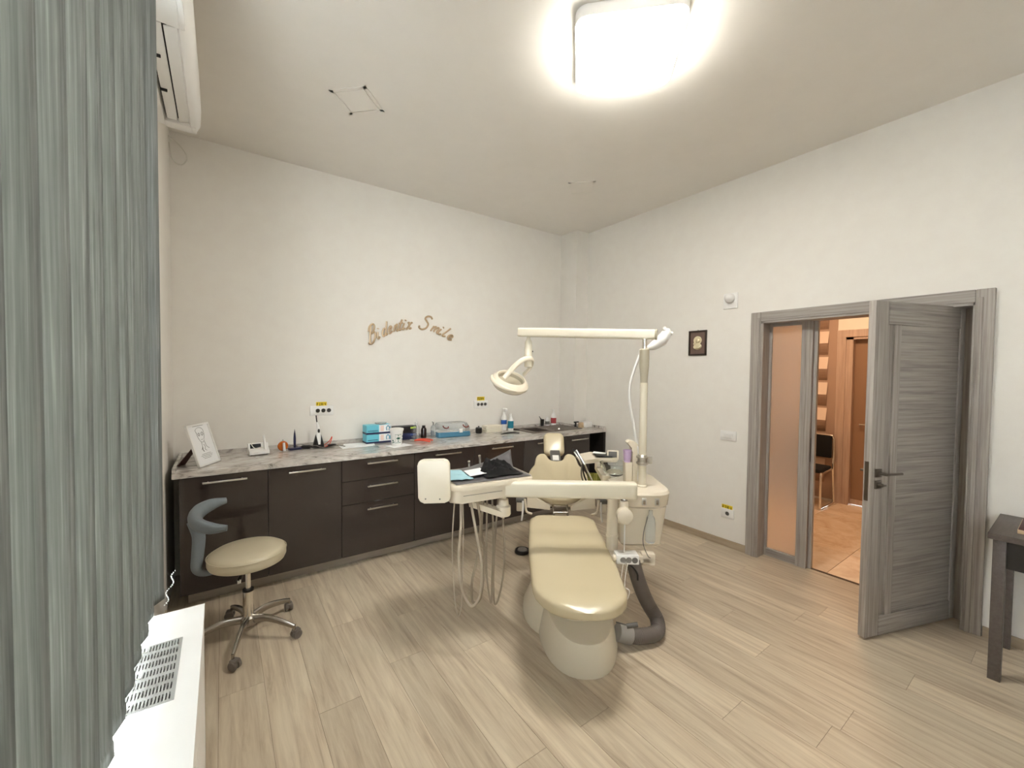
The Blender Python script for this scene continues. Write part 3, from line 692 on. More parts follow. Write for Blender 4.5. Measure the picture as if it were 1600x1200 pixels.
# curing lamp in its stand
cu_ = thing('curing_lamp', 'black and white curing lamp upright in its stand below the left outlet', 'dental lamp', (.70, 3.965, ZT0))
bm = NB(); loft(bm, [superring((0, 0, z), (1, 0, 0), (0, 1, 0), a, b, 2.6, 20) for z, a, b in ((0, .045, .04), (.02, .046, .04), (.06, .036, .034), (.1, .026, .026), (.115, .02, .02))]); obj('stand', bm, 'black', cu_, local=True)
bm = NB(); loft(bm, [superring((.002-.003*i, -.02+.006*i, z), (1, 0, 0), (0, 1, 0), a, b, 2.2, 16) for i, (z, a, b) in enumerate(((.03, .018, .02), (.1, .019, .02), (.16, .016, .018), (.2, .011, .012), (.225, .006, .006)))]); obj('lamp_body', bm, 'white', cu_, local=True)
bm = NB(); lathe(bm, [(.011, 0), (.009, .004), (0, .005)], (-.002, -.032, .15), (0, -1, .1), n=14, sx=.9, sy=1.6); obj('button', bm, 'black', cu_, local=True)
obj('light_guide', TB([(-.01, .004, .215), (-.014, .006, .25), (-.018, .0, .285)], .005, n=8), 'black', cu_, local=True)
for i, (P, c, r) in enumerate([([(.53, 3.99, .94), (.6, 3.93, .955), (.68, 3.90, .94), (.74, 3.9, .937), (.82, 3.95, .94)], 'black', .005), ([(.56, 3.95, .94), (.62, 3.9, .95), (.70, 3.88, .94), (.78, 3.88, .94), (.84, 3.93, .95), (.80, 3.98, .94)], 'black', .005), ([(.75, 3.99, .94), (.79, 3.96, .98), (.81, 3.95, 1.02), (.79, 3.94, .96), (.73, 3.88, .938)], 'red', .0035), ([(.5, 4.0, .96), (.57, 3.99, .965), (.64, 3.92, .94), (.70, 3.87, .938)], 'inkg', .003), ([(.60, 3.97, .945), (.66, 3.9, .96), (.74, 3.86, .938), (.84, 3.9, .945), (.90, 3.85, .938)], 'hosedark', .004)]):
    nm = ['black charger cable curling left of the curing lamp', 'second black cable looped in front of the curing lamp', 'red cable rising at the right of the curing lamp', 'thin grey cable arching left towards the pen stand', 'grey cable running right to the papers'][i]
    tag(obj('cable', TB(P, r, n=6), c, loc=P[0]), nm, 'cable', 'cables around the curing lamp')
tag(obj('charger', B(-.035, .035, -.018, .018, 0, .028, bev=.005), 'black', local=True, loc=(.60, 3.955, ZT0), rot=(0, 0, -.5)), 'black charger block left of the curing lamp', 'charger')
tag(obj('connector', B(-.03, .03, -.015, .015, 0, .02, bev=.005), 'black', local=True, loc=(.80, 3.92, ZT0+.006), rot=(0, 0, .3)), 'black cable connector right of the curing lamp', 'connector')
for i, (x, y, r, z) in enumerate(((.99, 3.86, .10, 0), (1.03, 3.90, -.12, .0015))):
    bm = NB(); prism(bm, [(-.14, -.09), (.13, -.10), (.15, .08), (-.12, .09)], 0, .001); 
    tag(obj('paper_sheet', bm, 'paper', local=True, sm=False, loc=(x, y, ZT0+z), rot=(0, 0, r)), ['white paper lying under another beside the turquoise boxes', 'white paper on top, left of the turquoise boxes'][i], 'paper')
# glove boxes
def glove(z, lab):
    t = thing('glove_box', lab, 'box', (1.215, 3.95, z), (0, 0, .02), group='stacked turquoise boxes')
    obj('carton', B(-.118, .118, -.06, .06, .0, .085, bev=.002), 'turq', t, local=True)
    obj('dark_band', B(-.1185, .1185, -.0605, .0605, .0, .018), 'navy', t, local=True, sm=False)
    bm = NB(); box(bm, -.0, .118, -.062, -.0602, .018, .086); obj('front_print', bm, 'paper', t, local=True, sm=False)
    bm = NB(); box(bm, .015, .045, -.0628, -.062, .025, .078); obj('print_block', bm, 'peach', t, local=True, sm=False)
    bm = NB(); tube(bm, [(.075, -.0625, .03), (.07, -.0625, .055), (.085, -.0625, .075), (.1, -.0625, .055), (.095, -.0625, .03)], .004, n=6, k=4); tube(bm, [(.108, -.0625, .03), (.108, -.0625, .07)], .003, n=6, k=0); obj('glove_print', bm, 'turq2', t, local=True)
    bm = NB(); box(bm, -.105, -.01, -.0615, -.0602, .03, .035); obj('print_line', bm, 'navy', t, local=True, sm=False)
    return t
glove(ZT0, 'turquoise and white glove box, lower of the stack of two'); glove(ZT0+.087, 'turquoise and white glove box, upper of the stack of two')
tag(obj('ring_handle', (lambda b: (lathe(b, [(.045, 0), (.055, .004), (.055, .012), (.045, .008)], (0, 0, 0), n=24), b)[-1])(NB()), 'clear', local=True, loc=(1.25, 3.95, ZT0+.175)), 'clear plastic lid on the turquoise boxes', 'lid')
for z, lab, c1, c2 in ((ZT0, 'navy blue box, lower one behind the white tub', 'navy', 'blueprint'), (ZT0+.068, 'black box with a lime print, upper one behind the white tub', 'cardblack', 'lime')):
    t = thing('carton_box', lab, 'box', (1.475, 3.99, z), (0, 0, .0), group='dark boxes behind the white tub')
    obj('carton', B(-.135, .135, -.055, .055, 0, .066, bev=.002), c1, t, local=True)
    bm = NB(); box(bm, .07, .13, -.0562, -.055, .04, .058); obj('print', bm, c2, t, local=True, sm=False)
    bm = NB()
    for q in range(3): box(bm, -.125, -.085, -.0562, -.055, .012+.018*q, .018+.018*q)
    for q in range(2): box(bm, .08, .12, -.0562, -.055, .01+.014*q, .014+.014*q)
    obj('small_print', bm, 'inkg', t, local=True, sm=False)
tag(obj('paper_napkin', B(-.10, .10, -.07, .07, 0, .0012), 'paper', local=True, sm=False, loc=(1.33, 3.66, ZT0), rot=(0, 0, .25)), 'white napkin lying under the white tub', 'napkin')
tb_ = thing('tub', 'white tub with green printed pattern standing on a napkin', 'tub', (1.315, 3.69, ZT0+.0015))
bm = NB(); lathe(bm, [(0, 0), (.046, 0), (.058, .135), (.063, .137), (.064, .155), (.055, .158), (0, .158)], n=32); obj('body', bm, 'white', tb_, local=True)
bm = NB()
def ontub(a, z, s):
    r = .0465+.012*z/.135; box(bm, -s, s, -.001, .001, -s, s, M4=Matrix.Translation((r*math.sin(a), -r*math.cos(a), z)) @ Matrix.Rotation(a, 4, 'Z'))
for zz in (.03, .105):
    for k2 in range(9): ontub(-.55+.13*k2, zz, .0022)
for k2 in range(6):
    for a in (-.55, .49): ontub(a, .03+.015*k2, .0022)
for a, z, s in ((-.03, .07, .010), (-.3, .07, .004), (.25, .07, .004), (-.03, .095, .004), (-.03, .045, .005), (-1.0, .05, .006), (-.85, .035, .005), (.9, .085, .006), (.8, .06, .004), (-1.1, .03, .004)): ontub(a, z, s)
obj('printed_pattern', bm, 'green', tb_, local=True, sm=False)
def bottle(name, x, y, prof, m, lab, parts=(), grp=None, rz=0):
    t = thing(name, lab, 'bottle', (x, y, ZT0), (0, 0, rz), group=grp)
    obj('body', LB(prof, n=22), m, t, local=True)
    for nm, b, mm in parts: obj(nm, b, mm, t, local=True)
    return t
bottle('bottle', 1.60, 3.92, [(0, 0), (.033, 0), (.034, .1), (.028, .13), (.012, .15), (.012, .165), (0, .165)], 'clear', 'clear bottle with dropper top left of the dark bottle', [('cap', LB([(.013, .163), (.013, .178), (.004, .182), (.003, .2), (0, .2)], n=14), 'whitem')])
bottle('bottle', 1.70, 3.965, [(0, 0), (.028, 0), (.029, .085), (.022, .105), (.014, .11), (0, .11)], 'brownb', 'small dark brown bottle between the clear bottles', [('cap', LB([(.017, .108), (.017, .128), (0, .13)], n=16), 'black')])
bottle('bottle', 1.79, 3.93, [(0, 0), (.026, 0), (.027, .1), (.022, .12), (.01, .13), (0, .13)], 'clear', 'slim clear bottle right of the dark bottle', [('pump', (lambda b: (cyl(b, (0, 0, .128), (0, 0, .16), .006), cyl(b, (0, 0, .155), (-.015, -.01, .165), .005), b)[-1])(NB()), 'inkg')])
pl_ = thing('pliers', 'orange-handled dental pliers lying in front of the bottles', 'pliers', (1.60, 3.76, ZT0))
obj('handle', TB([(1.535, 3.80, .941), (1.58, 3.80, .948), (1.64, 3.77, .950), (1.69, 3.72, .942)], .0075, n=8), 'red', pl_)
obj('handle', TB([(1.535, 3.81, .941), (1.545, 3.76, .948), (1.59, 3.70, .950), (1.64, 3.665, .942)], .0075, n=8), 'red', pl_)
obj('jaw', TB([(1.535, 3.80, .941), (1.50, 3.84, .945), (1.495, 3.88, .944)], [.009, .007, .003], n=8), 'chrome', pl_)
# clear storage box
sb = thing('storage_box', 'clear plastic storage box with brown handles and a blue base', 'storage box', (2.0, 3.93, ZT0), (0, 0, -.08))
bm = NB()
def rr3(x, y, z, r): return [(p[0], p[1], z) for p in rrect(-x, x, -y, y, r, 4)]
loft(bm, [rr3(.175, .095, .0, .02), rr3(.185, .105, .012, .025), rr3(.178, .098, .055, .02)]); obj('base_tray', bm, 'contbase', sb, local=True)
bm = NB(); loft(bm, [rr3(.176, .096, .056, .02), rr3(.176, .096, .10, .02), rr3(.155, .078, .142, .03), rr3(.14, .065, .146, .03)]); obj('lid', bm, 'clear', sb, local=True)
for x in (-.105, .12): obj('handle', TB([(x-.025, -.09, .125), (x-.02, -.105, .11), (x, -.112, .1), (x+.025, -.108, .105), (x+.03, -.1, .115)], .006, n=8), 'brown', sb, local=True)
obj('latch', B(.045, .085, -.108, -.097, .045, .085, bev=.004), 'white', sb, local=True)
pt = thing('lidded_pot', 'small black pot with a knobbed lid', 'pot', (2.345, 3.94, ZT0))
obj('body', LB([(0, 0), (.033, 0), (.037, .02), (.036, .05), (.038, .056), (0, .056)], n=24), 'black', pt, local=True); obj('lid', LB([(.038, .056), (.03, .066), (.006, .07), (.008, .08), (0, .084)], n=24), 'black', pt, local=True)
for i in range(6):
    bm = NB(); box(bm, -.105, .105, -.055, .055, 0, .0125, bev=.004)
    tag(obj('paper_towel_pad', bm, 'cream', local=True, loc=(2.52+.004*(i % 2), 3.95-.003*(i % 3), ZT0+.0132*i), rot=(0, 0, .03*(i % 3)-.03)), ['white folded towel pad at the bottom of the pile', 'second folded towel pad from the bottom of the pile', 'third folded towel pad from the bottom of the pile', 'third folded towel pad from the top of the pile', 'second folded towel pad from the top of the pile', 'white folded towel pad on top of the pile'][i], 'paper towels', 'folded towel pads stacked on the worktop')
sp = thing('spray_bottle', 'tall white spray bottle with a blue oval label', 'bottle', (2.74, 4.02, ZT0))
obj('body', LB([(0, 0), (.033, 0), (.034, .15), (.02, .18), (.016, .2), (.014, .225), (0, .225)], n=22), 'white', sp, local=True)
bm = NB(); box(bm, -.018, .022, -.045, .016, .222, .26, bev=.008); cyl(bm, (0, -.03, .232), (0, -.035, .19), .005); obj('spray_head', bm, 'white', sp, local=True)
bm = NB(); lathe(bm, [(.0345, .07), (.0347, .12), (.0345, .12)], n=22, sx=1.01, sy=1.01); obj('label', bm, 'blue', sp, local=True)
b2 = bottle('bottle', 2.775, 3.93, [(0, 0), (.033, 0), (.034, .12), (.018, .15), (.014, .17), (0, .17)], 'white', 'white squeeze bottle with a teal label in front of the spray bottle', [('cap', LB([(.015, .168), (.013, .19), (.008, .2), (0, .2)], n=16), 'white'), ('label', LB([(.0343, .03), (.0347, .06), (.0347, .11), (.0343, .115)], n=22), 'teal')])
for (P, lab) in (([(2.50, 3.72, .938), (2.58, 3.74, .94), (2.66, 3.74, .94), (2.72, 3.68, .938)], 'black extraction tool lying on the worktop left of the sink'), ([(2.80, 4.0, .944), (2.82, 3.92, .944), (2.84, 3.84, .944)], 'thin black tool lying across the left rim of the sink')):
    tag(obj('hand_tool', TB(P, [.004, .008, .008, .005], n=8), 'black', loc=P[0]), lab, 'tool')
bc = thing('brush_cup', 'dark cup holding brushes at the back of the sink', 'cup', (3.34, 4.03, ZT0)); 
obj('cup', LB([(0, 0), (.02, 0), (.025, .09), (.022, .09), (.018, .01), (0, .01)], n=18), 'black', bc, local=True)
for i in range(3): obj('brush', TB([(.004*i-.004, 0, .01), (-.02+.014*i, 0, .08), (-.05+.02*i, 0, .13-.02*i)], .004, n=6), ['black', 'inkg', 'black'][i], bc, local=True)
bottle('bottle', 3.43, 4.035, [(0, 0), (.027, 0), (.028, .085), (.02, .1), (0, .1)], 'whitem', 'small white bottle between the brush cup and the pump bottle', [('label', LB([(.0283, .02), (.0285, .06)], n=18), 'inkg'), ('cap', LB([(.018, .098), (.018, .115), (0, .117)], n=14), 'white')])
bottle('bottle', 3.53, 4.03, [(0, 0), (.034, 0), (.035, .13), (.018, .155), (.012, .165), (0, .165)], 'white', 'white pump bottle with a red label behind the sink', [('label', LB([(.0353, .03), (.0357, .1)], n=20), 'redlabel'), ('pump', (lambda b: (cyl(b, (0, 0, .163), (0, 0, .2), .008), box(b, -.03, .012, -.008, .008, .198, .208, bev=.003), b)[-1])(NB()), 'white')])
hs = thing('holder', 'black hooked holder right of the sink drainer', 'holder', (3.64, 3.80, ZT0+.03))
hs.location = (3.655, 3.73, ZT0); MW[hs.name] = Matrix.Translation(hs.location)
bm = NB(); box(bm, -.03, .0, -.02, .02, 0, .012, bev=.003); box(bm, -.025, -.008, -.008, .008, .01, .075, bev=.003); box(bm, -.045, .03, -.01, .01, .06, .075, bev=.003); obj('stand', bm, 'black', hs, local=True)
tag(obj('plaster_model', (lambda b: (loft(b, [superring((0, 0, z), (1, 0, 0), (0, 1, 0), a, c, 2.5, 20) for z, a, c in ((0, .036, .03), (.025, .036, .03), (.03, .03, .025), (.036, .036, .03), (.06, .034, .028), (.065, .02, .015))]), b)[-1])(NB()), 'beech', local=True, loc=(3.70, 3.70, ZT0)), 'beige plaster teeth model beside the white box', 'dental model')
tag(obj('small_box', B(-.065, .065, -.045, .045, 0, .07, bev=.003), 'white', local=True, loc=(3.79, 3.695, ZT0), rot=(0, 0, .1)), 'small white carton at the right end of the worktop', 'box')

# ------------------------------------------------------------------ dental chair unit (frame u along the chair, v to its right)
T0 = Vector((1.36, 1.28, 0)); A = Vector((.5981, .8014, 0)); Bv = Vector((.8014, -.5981, 0)); Z = Vector((0, 0, 1))
CH = Matrix(((A.x, Bv.x, 0, T0.x), (A.y, Bv.y, 0, T0.y), (0, 0, 1, 0), (0, 0, 0, 1)))
def C(u, v, z): return CH @ Vector((u, v, z))
dc = thing('dental_chair', 'beige dental treatment chair with ivory delivery unit and lamp', 'dental chair', C(.8, 0, 0))
# base
bm = NB()
def dring(z, u0, u1, vl, vr, e=2.3, ls=0, n=40):
    cu, cv = (u0+u1)/2, (vl+vr)/2; return [CH @ p for p in superring((cu, cv, z), (1, 0, 0), (0, 1, 0), (u1-u0)/2, (vr-vl)/2, e, n)]
loft(bm, [dring(0, .285, 1.25, -.205, .275), dring(.02, .28, 1.25, -.205, .275), dring(.19, .262, 1.22, -.165, .235), dring(.199, .266, 1.215, -.16, .23), dring(.201, .28, 1.20, -.15, .22)])
loft(bm, [dring(.2, .47, 1.15, -.115, .15, 3), dring(.26, .45, 1.15, -.12, .155, 3), dring(.38, .38, 1.15, -.135, .165, 3), dring(.43, .36, 1.12, -.12, .15, 3)])
loft(bm, [dring(0, .58, 1.30, -.30, .28, 2.2), dring(.03, .58, 1.30, -.298, .28, 2.2), dring(.12, .60, 1.26, -.26, .25, 2.2), dring(.24, .62, 1.20, -.225, .22, 2.3), dring(.40, .62, 1.18, -.215, .21, 2.6), dring(.42, .64, 1.16, -.2, .195, 2.6)])
obj('base', bm, 'ivory2', dc)
bm = NB(); box(bm, .55, .575, .268, .36, .0, .03); 
# seat
def seat_w(u):
    if u < .32: return .245*max(0, 1-((.32-u)/.245)**2.4)**.5
    if u > 1.19: return .245-.07*((u-1.19)/.07)**2
    return .245+.012*math.sin((u-.30)/.89*PI)
rings = []
us = [.076, .081, .092, .11, .14, .18, .24, .30, .4, .5, .6, .7, .722, .73, .738, .76, .85, .95, 1.03, 1.08, 1.12, 1.16, 1.20, 1.235, 1.25, 1.258]
for u in us:
    w_ = seat_w(u); tp = .518+.012*(u-.3)+(.012*((u-1.1)/.15)**2 if u > 1.1 else 0)
    if u < .20: tp -= .035*((.20-u)/.125)**2
    if .95 < u < 1.12: tp -= .016*math.sin((u-.95)/.17*PI)
    if u >= 1.16: tp += .008
    if .72 < u < .74: tp -= .004
    bt = .425
    if u < .14: bt += .022*((.14-u)/.065)**2
    if u > 1.24: tp -= .02; bt += .02
    n_ = 36; ring = []
    for i in range(n_):
        a = 2*PI*i/n_; ca, sa = math.cos(a), math.sin(a); e = 4.2
        v = w_*math.copysign(abs(ca)**(2/e), ca); zz = (tp+bt)/2+(tp-bt)/2*math.copysign(abs(sa)**(2/e), sa)
        if sa > 0: zz -= .010*(1-abs(v)/max(w_, 1e-3))*min(1, w_/.2)*(1 if u > .2 else .3)
        ring.append(C(u, v-.012+.02*max(0, .3-u)/.22, zz))
    rings.append(ring)
bm = NB(); loft(bm, rings); obj('seat', bm, 'seat', dc)
obj('seat_frame', B(.35, 1.28, -.17, .15, .385, .41, M4=CH), 'ivory', dc, sm=False)
# backrest in its own tilted plane: s along the incline, v across, n out of the cushion
def tilt(u0, z0, v0, deg):
    d = math.radians(deg); s = A*math.cos(d)+Z*math.sin(d); n = -A*math.sin(d)+Z*math.cos(d); o = C(u0, v0, z0)
    return Matrix(((s.x, Bv.x, n.x, o.x), (s.y, Bv.y, n.y, o.y), (s.z, Bv.z, n.z, o.z), (0, 0, 0, 1)))
MB_ = tilt(1.36, .595, -.012, 27)
def pillow(outline, th, M4, crown=.0, steps=5, inset=.04):
    """outline polygon lofted into a rounded cushion"""
    n = len(outline); P = [Vector((p[0], p[1], 0)) for p in outline]
    nrm = []
    area = sum(P[i].x*P[(i+1) % n].y-P[(i+1) % n].x*P[i].y for i in range(n)); sg = 1 if area > 0 else -1
    for i in range(n):
        d = (P[(i+1) % n]-P[i-1]); nrm.append(Vector((d.y, -d.x, 0)).normalized()*sg)
    rings = []
    for k in range(steps*2+1):
        a = -PI/2+PI*k/(steps*2); off = inset*(1-math.cos(a)); z = th/2*math.sin(a)
        rings.append([p-q*off+Vector((0, 0, z)) for p, q in zip(P, nrm)])
    bm = NB(); loft(bm, rings, M4=M4); return bm
def sym(half): return half+[(s, -v) for s, v in reversed(half) if v > 1e-4]
half = [(0, .0), (.004, .05), (.02, .105), (.055, .16), (.11, .205), (.18, .238), (.26, .253), (.32, .248), (.38, .225), (.43, .198), (.49, .188), (.54, .178), (.57, .155), (.582, .125), (.575, .095), (.552, .075), (.515, .062), (.487, .04), (.478, .0)]
bo = [(p.x, p.y) for p in smooth([(s, v, 0) for s, v in half], 3)]
out = bo+[(s, -v) for s, v in reversed(bo[1:-1])]
bkr = obj('backrest', pillow(out, .085, MB_, inset=.028), 'seat', dc)
bm = NB(); box(bm, .02, .5, -.2, .2, -.065, -.045, bev=.01, M4=MB_); obj('back_shell', bm, 'ivory', dc)
# white bracket wings below the backrest
for s in (-1, 1):
    bm = NB()
    loft(bm, [[C(1.34, -.012+s*.08, z) for z in (.545, .575)]+[C(1.37, -.012+s*.08, z) for z in (.575, .545)], [C(1.30, -.012+s*.262, z) for z in (.575, .685)]+[C(1.34, -.012+s*.262, z) for z in (.685, .575)]])
    obj('back_bracket', bm, 'ivory', dc, sm=False)
bm = NB()
for s in (-.055, .055): cyl(bm, C(1.22, -.012+s, .46), C(1.40, -.012+s, .575), .008)
cyl(bm, C(1.30, -.067, .54), C(1.30, .043, .54), .006); obj('hinge_rods', bm, 'steel', dc)
# headrest and its bar
MH = tilt(2.0, .835, -.012, 55)
hr = [(0, .0)]+[]
hout = rrect(0, .235, -.098, .098, .05, 5)
bm = pillow(hout, .075, MH, inset=.03); hd = obj('headrest', bm, 'seat', dc)
bm = NB(); box(bm, .44, .66, -.045, .045, -.02, .01, bev=.006, M4=MB_); obj('headrest_bar', bm, 'padgrey', hd)
bm = NB(); box(bm, .505, .575, -.028, .028, .012, .018, bev=.002, M4=MB_); obj('headrest_plate', bm, 'white', hd)
# armrests with release levers
for s, u in ((-1, 1.26), (1, 1.26)):
    v = -.012+s*.315
    bm = NB(); box(bm, u-.02, u+.20, v-.032, v+.032, .628, .656, bev=.01, M4=CH); ar = obj('armrest', bm, 'padgrey', dc)
    bm = NB(); box(bm, u-.0, u+.18, v-.028, v+.028, .555, .626, bev=.008, M4=CH); obj('armrest_block', bm, 'ivory', ar)
    tube(b := NB(), [C(u-.02, v-s*.02, .645), C(u-.03, v-s*.02, .57), C(u-.04, v-s*.012, .50)], .007, n=8, k=3); obj('release_lever', b, 'white', ar)
    tube(b := NB(), [C(u-.015, v-s*.035, .66), C(u-.02, v-s*.04, .62), C(u-.01, v-s*.05, .56), C(u+.0, v-s*.09, .54)], .009, n=8, k=3); obj('support_bar', b, 'ivory', ar)
# delivery arm (long beam), pivots, knob
bm = NB(); prism(bm, rrect(-.049, .049, -.04, .04, .018, 4), -.49, .378, bev=.006, M4=Matrix(((0, A.x, Bv.x, C(.655, 0, 0).x), (0, A.y, Bv.y, C(.655, 0, 0).y), (1, 0, 0, .907), (0, 0, 0, 1))))
arm = obj('delivery_arm', bm, 'beam', dc)
bm = NB(); lathe(bm, [(.018, -.0), (.018, -.02), (.030, -.025), (.034, -.06), (.045, -.068), (.047, -.115), (.042, -.125), (0, -.125)], C(.665, -.43, .862), n=24); obj('arm_pivot', bm, 'ivory', arm)
obj('pivot_pin', LB([(.02, -.015), (.02, 0)], C(.665, -.43, .866), n=16), 'steel', arm)
bm = NB(); cyl(bm, C(.65, .305, .86), C(.645, .305, .845), .02); obj('pivot_pin', bm, 'steel', arm)
bm = NB(); lathe(bm, [(.026, 0), (.030, -.05), (.040, -.10), (.036, -.13), (0, -.14)], C(.63, .300, .848), n=24)
lathe(bm, [(0, -.02), (.042, -.02), (.046, -.012), (.046, .03), (.038, .036), (0, .036)], C(.60, .295, .775), -A, n=28); obj('arm_knob', bm, 'ivory', arm)
bm = NB(); cyl(bm, C(.60, .30, .74), C(.60, .30, .55), .004); obj('knob_rod', bm, 'white', arm)
# bracket from pivot to the tray
bm = NB(); P0 = C(.665, -.43, .765); P1 = Vector((1.22, 2.16, .845))
e1 = Vector((.9927, -.1205, 0)); e2 = Vector((.1205, .9927, 0)); F0 = Vector((1.08, 2.11, 0))
dd = (P0-P1); dd.z = 0; sd = Vector((-dd.y, dd.x, 0)).normalized()
loft(bm, [[P0+sd*.045+Z*.0, P0-sd*.045, P0-sd*.045-Z*.035, P0+sd*.045-Z*.035], [P1+sd*.035, P1-sd*.035, P1-sd*.035-Z*.035, P1+sd*.035-Z*.035]]); obj('tray_bracket', bm, 'ivory', dc)
# tray unit
MT = Matrix(((e1.x, e2.x, 0, F0.x), (e1.y, e2.y, 0, F0.y), (0, 0, 1, 0), (0, 0, 0, 1)))
bm = NB(); prism(bm, rrect(-.01, .52, -.05, .33, .05, 5), .862, .945, bev=.012, M4=MT); prism(bm, rrect(-.02, .53, -.065, .345, .06, 5), .935, .968, bev=.012, M4=MT)
tr = obj('instrument_tray', bm, 'ivory', dc)
bm = NB(); box(bm, .05, .30, -.0525, -.048, .905, .907, M4=MT); obj('panel_groove', bm, 'hosedark', tr, sm=False)
bm = NB(); ce = Vector((.97, 2.112, 1.005)); cr = Vector((.816, -.578, 0)); cn = Vector((-.578, -.816, 0))
MP = Matrix(((cr.x, 0, cn.x, ce.x), (cr.y, 0, cn.y, ce.y), (0, 1, 0, ce.z), (0, 0, 0, 1)))
prism(bm, rrect(-.089, .089, -.122, .122, .03, 6), -.018, .018, bev=.010, M4=MP @ Matrix.Rotation(.035, 4, 'Z'))
hp = obj('handle_plate', bm, 'ivory', dc)
bm = NB(); 
for x in (-.045, .035): lathe(bm, [(.004, .0185), (0, .0188)], (0, 0, 0), n=10)
bm.free(); bm = NB()
for x in (-.045, .035): lathe(bm, [(.0045, 0), (.0045, .0015), (0, .0015)], MP @ Vector((x, -.098, .0178)), cn, n=10)
obj('screw', bm, 'nickel', hp)
bm = NB(); tube(bm, [MP @ Vector((.07, -.08, -.01)), Vector((1.06, 2.12, .90)), Vector((1.11, 2.16, .90))], .018, n=10, k=3); obj('plate_mount', bm, 'ivory', hp)
for nm, P in (('instrument_tip', [(1.351, 2.39, .96), (1.352, 2.393, 1.005), (1.347, 2.388, 1.02)]), ('instrument_tip', [(1.437, 2.393, .96), (1.437, 2.395, 1.02), (1.430, 2.39, 1.05)])):
    obj(nm, TB(P, [.008, .007, .009], n=10), 'alu', dc)
hz = {
'h1': [(1.089, 2.096, 0.869), (1.078, 2.096, 0.663), (1.079, 2.087, 0.442), (1.087, 2.076, 0.294), (1.101, 2.063, 0.209), (1.117, 2.055, 0.276), (1.121, 2.057, 0.442), (1.129, 2.06, 0.663), (1.14, 2.09, 0.87)],
'h2': [(1.132, 2.10, 0.883), (1.112, 2.06, 0.75), (1.097, 2.045, 0.650), (1.093, 2.044, 0.567), (1.102, 2.037, 0.401), (1.139, 2.012, 0.296), (1.171, 1.995, 0.287), (1.201, 1.982, 0.358), (1.208, 1.988, 0.521), (1.196, 2.02, 0.666), (1.189, 2.09, 0.871)],
'h3': [(1.24, 2.098, 0.862), (1.262, 2.089, 0.701), (1.25, 2.103, 0.504), (1.229, 2.126, 0.363), (1.23, 2.133, 0.261), (1.244, 2.134, 0.209), (1.276, 2.112, 0.237), (1.296, 2.103, 0.374), (1.301, 2.105, 0.53), (1.286, 2.12, 0.647), (1.296, 2.117, 0.85)],
'h5': [(1.326, 2.12, 0.86), (1.321, 2.117, 0.6), (1.32, 2.111, 0.403), (1.328, 2.101, 0.285), (1.344, 2.087, 0.199), (1.348, 2.09, 0.364), (1.356, 2.091, 0.561), (1.361, 2.12, 0.86)],
'h6': [(1.409, 2.12, 0.86), (1.388, 2.119, 0.585), (1.376, 2.118, 0.344), (1.382, 2.114, 0.175), (1.401, 2.096, 0.205), (1.425, 2.084, 0.345), (1.433, 2.085, 0.545), (1.43, 2.12, 0.86)]}
for k_, P in hz.items(): obj('instrument_hose', TB(P, .0078 if k_ in ('h2', 'h3') else .0062 if k_ != 'h1' else .0042, n=8), 'hose' if k_ in ('h1', 'h2') else 'hosemid', dc)
# cuspidor cabinet
def bring(z, u0, u1, v0, v1, r=.1): return [C(p[0], p[1], z) for p in rrect(u0, u1, v0, v1, r, 6)]
bm = NB(); loft(bm, [bring(.775, .72, 1.22, .31, .61, .10), bring(.79, .70, 1.24, .285, .625, .12), bring(.865, .69, 1.25, .275, .635, .13), bring(.88, .70, 1.24, .285, .625, .12)]); cb = obj('water_unit_top', bm, 'ivory', dc)
bm = NB(); loft(bm, [bring(.515, .78, 1.05, .33, .565, .03), bring(.53, .765, 1.07, .32, .58, .035), bring(.775, .74, 1.15, .31, .61, .05)]); cb2 = obj('water_unit_body', bm, 'ivory', dc)
for v in (.44, .52): 
    bm = NB(); box(bm, .69-.004, .695, v-.014, v+.014, .805, .85, bev=.003, M4=CH); obj('switch_plate', bm, 'alu', cb)
    bm = NB(); box(bm, .690-.010, .688, v-.006, v+.006, .812, .838, bev=.002, M4=CH); obj('rocker', bm, 'steel', cb)
bm = NB(); lathe(bm, [(0, 0), (.026, .0), (.030, .01), (.030, .12), (.024, .155), (.012, .175), (.012, .2), (0, .2)], C(.715, .49, .565), n=20); obj('water_bottle', bm, 'clear', dc)
obj('bottle_cord', TB([(2.048, 1.485, 0.772), (2.029, 1.496, 0.688), (2.025, 1.496, 0.613), (2.046, 1.479, 0.545), (2.058, 1.469, 0.53)], .0025, n=6), 'hosedark', dc)
bm = NB(); cyl(bm, C(.76, .262, .46), C(.76, .262, .84), .038, .032, n=24); lathe(bm, [(.04, 0), (.041, .008), (.04, .016)], C(.76, .262, .58), n=24); obj('support_column', bm, 'ivory', dc)
bm = NB(); box(bm, .64, .72, .08, .475, .462, .505, bev=.005, M4=CH); box(bm, .64, .70, .42, .50, .45, .52, bev=.004, M4=CH); obj('support_rail', bm, 'ivory', dc)
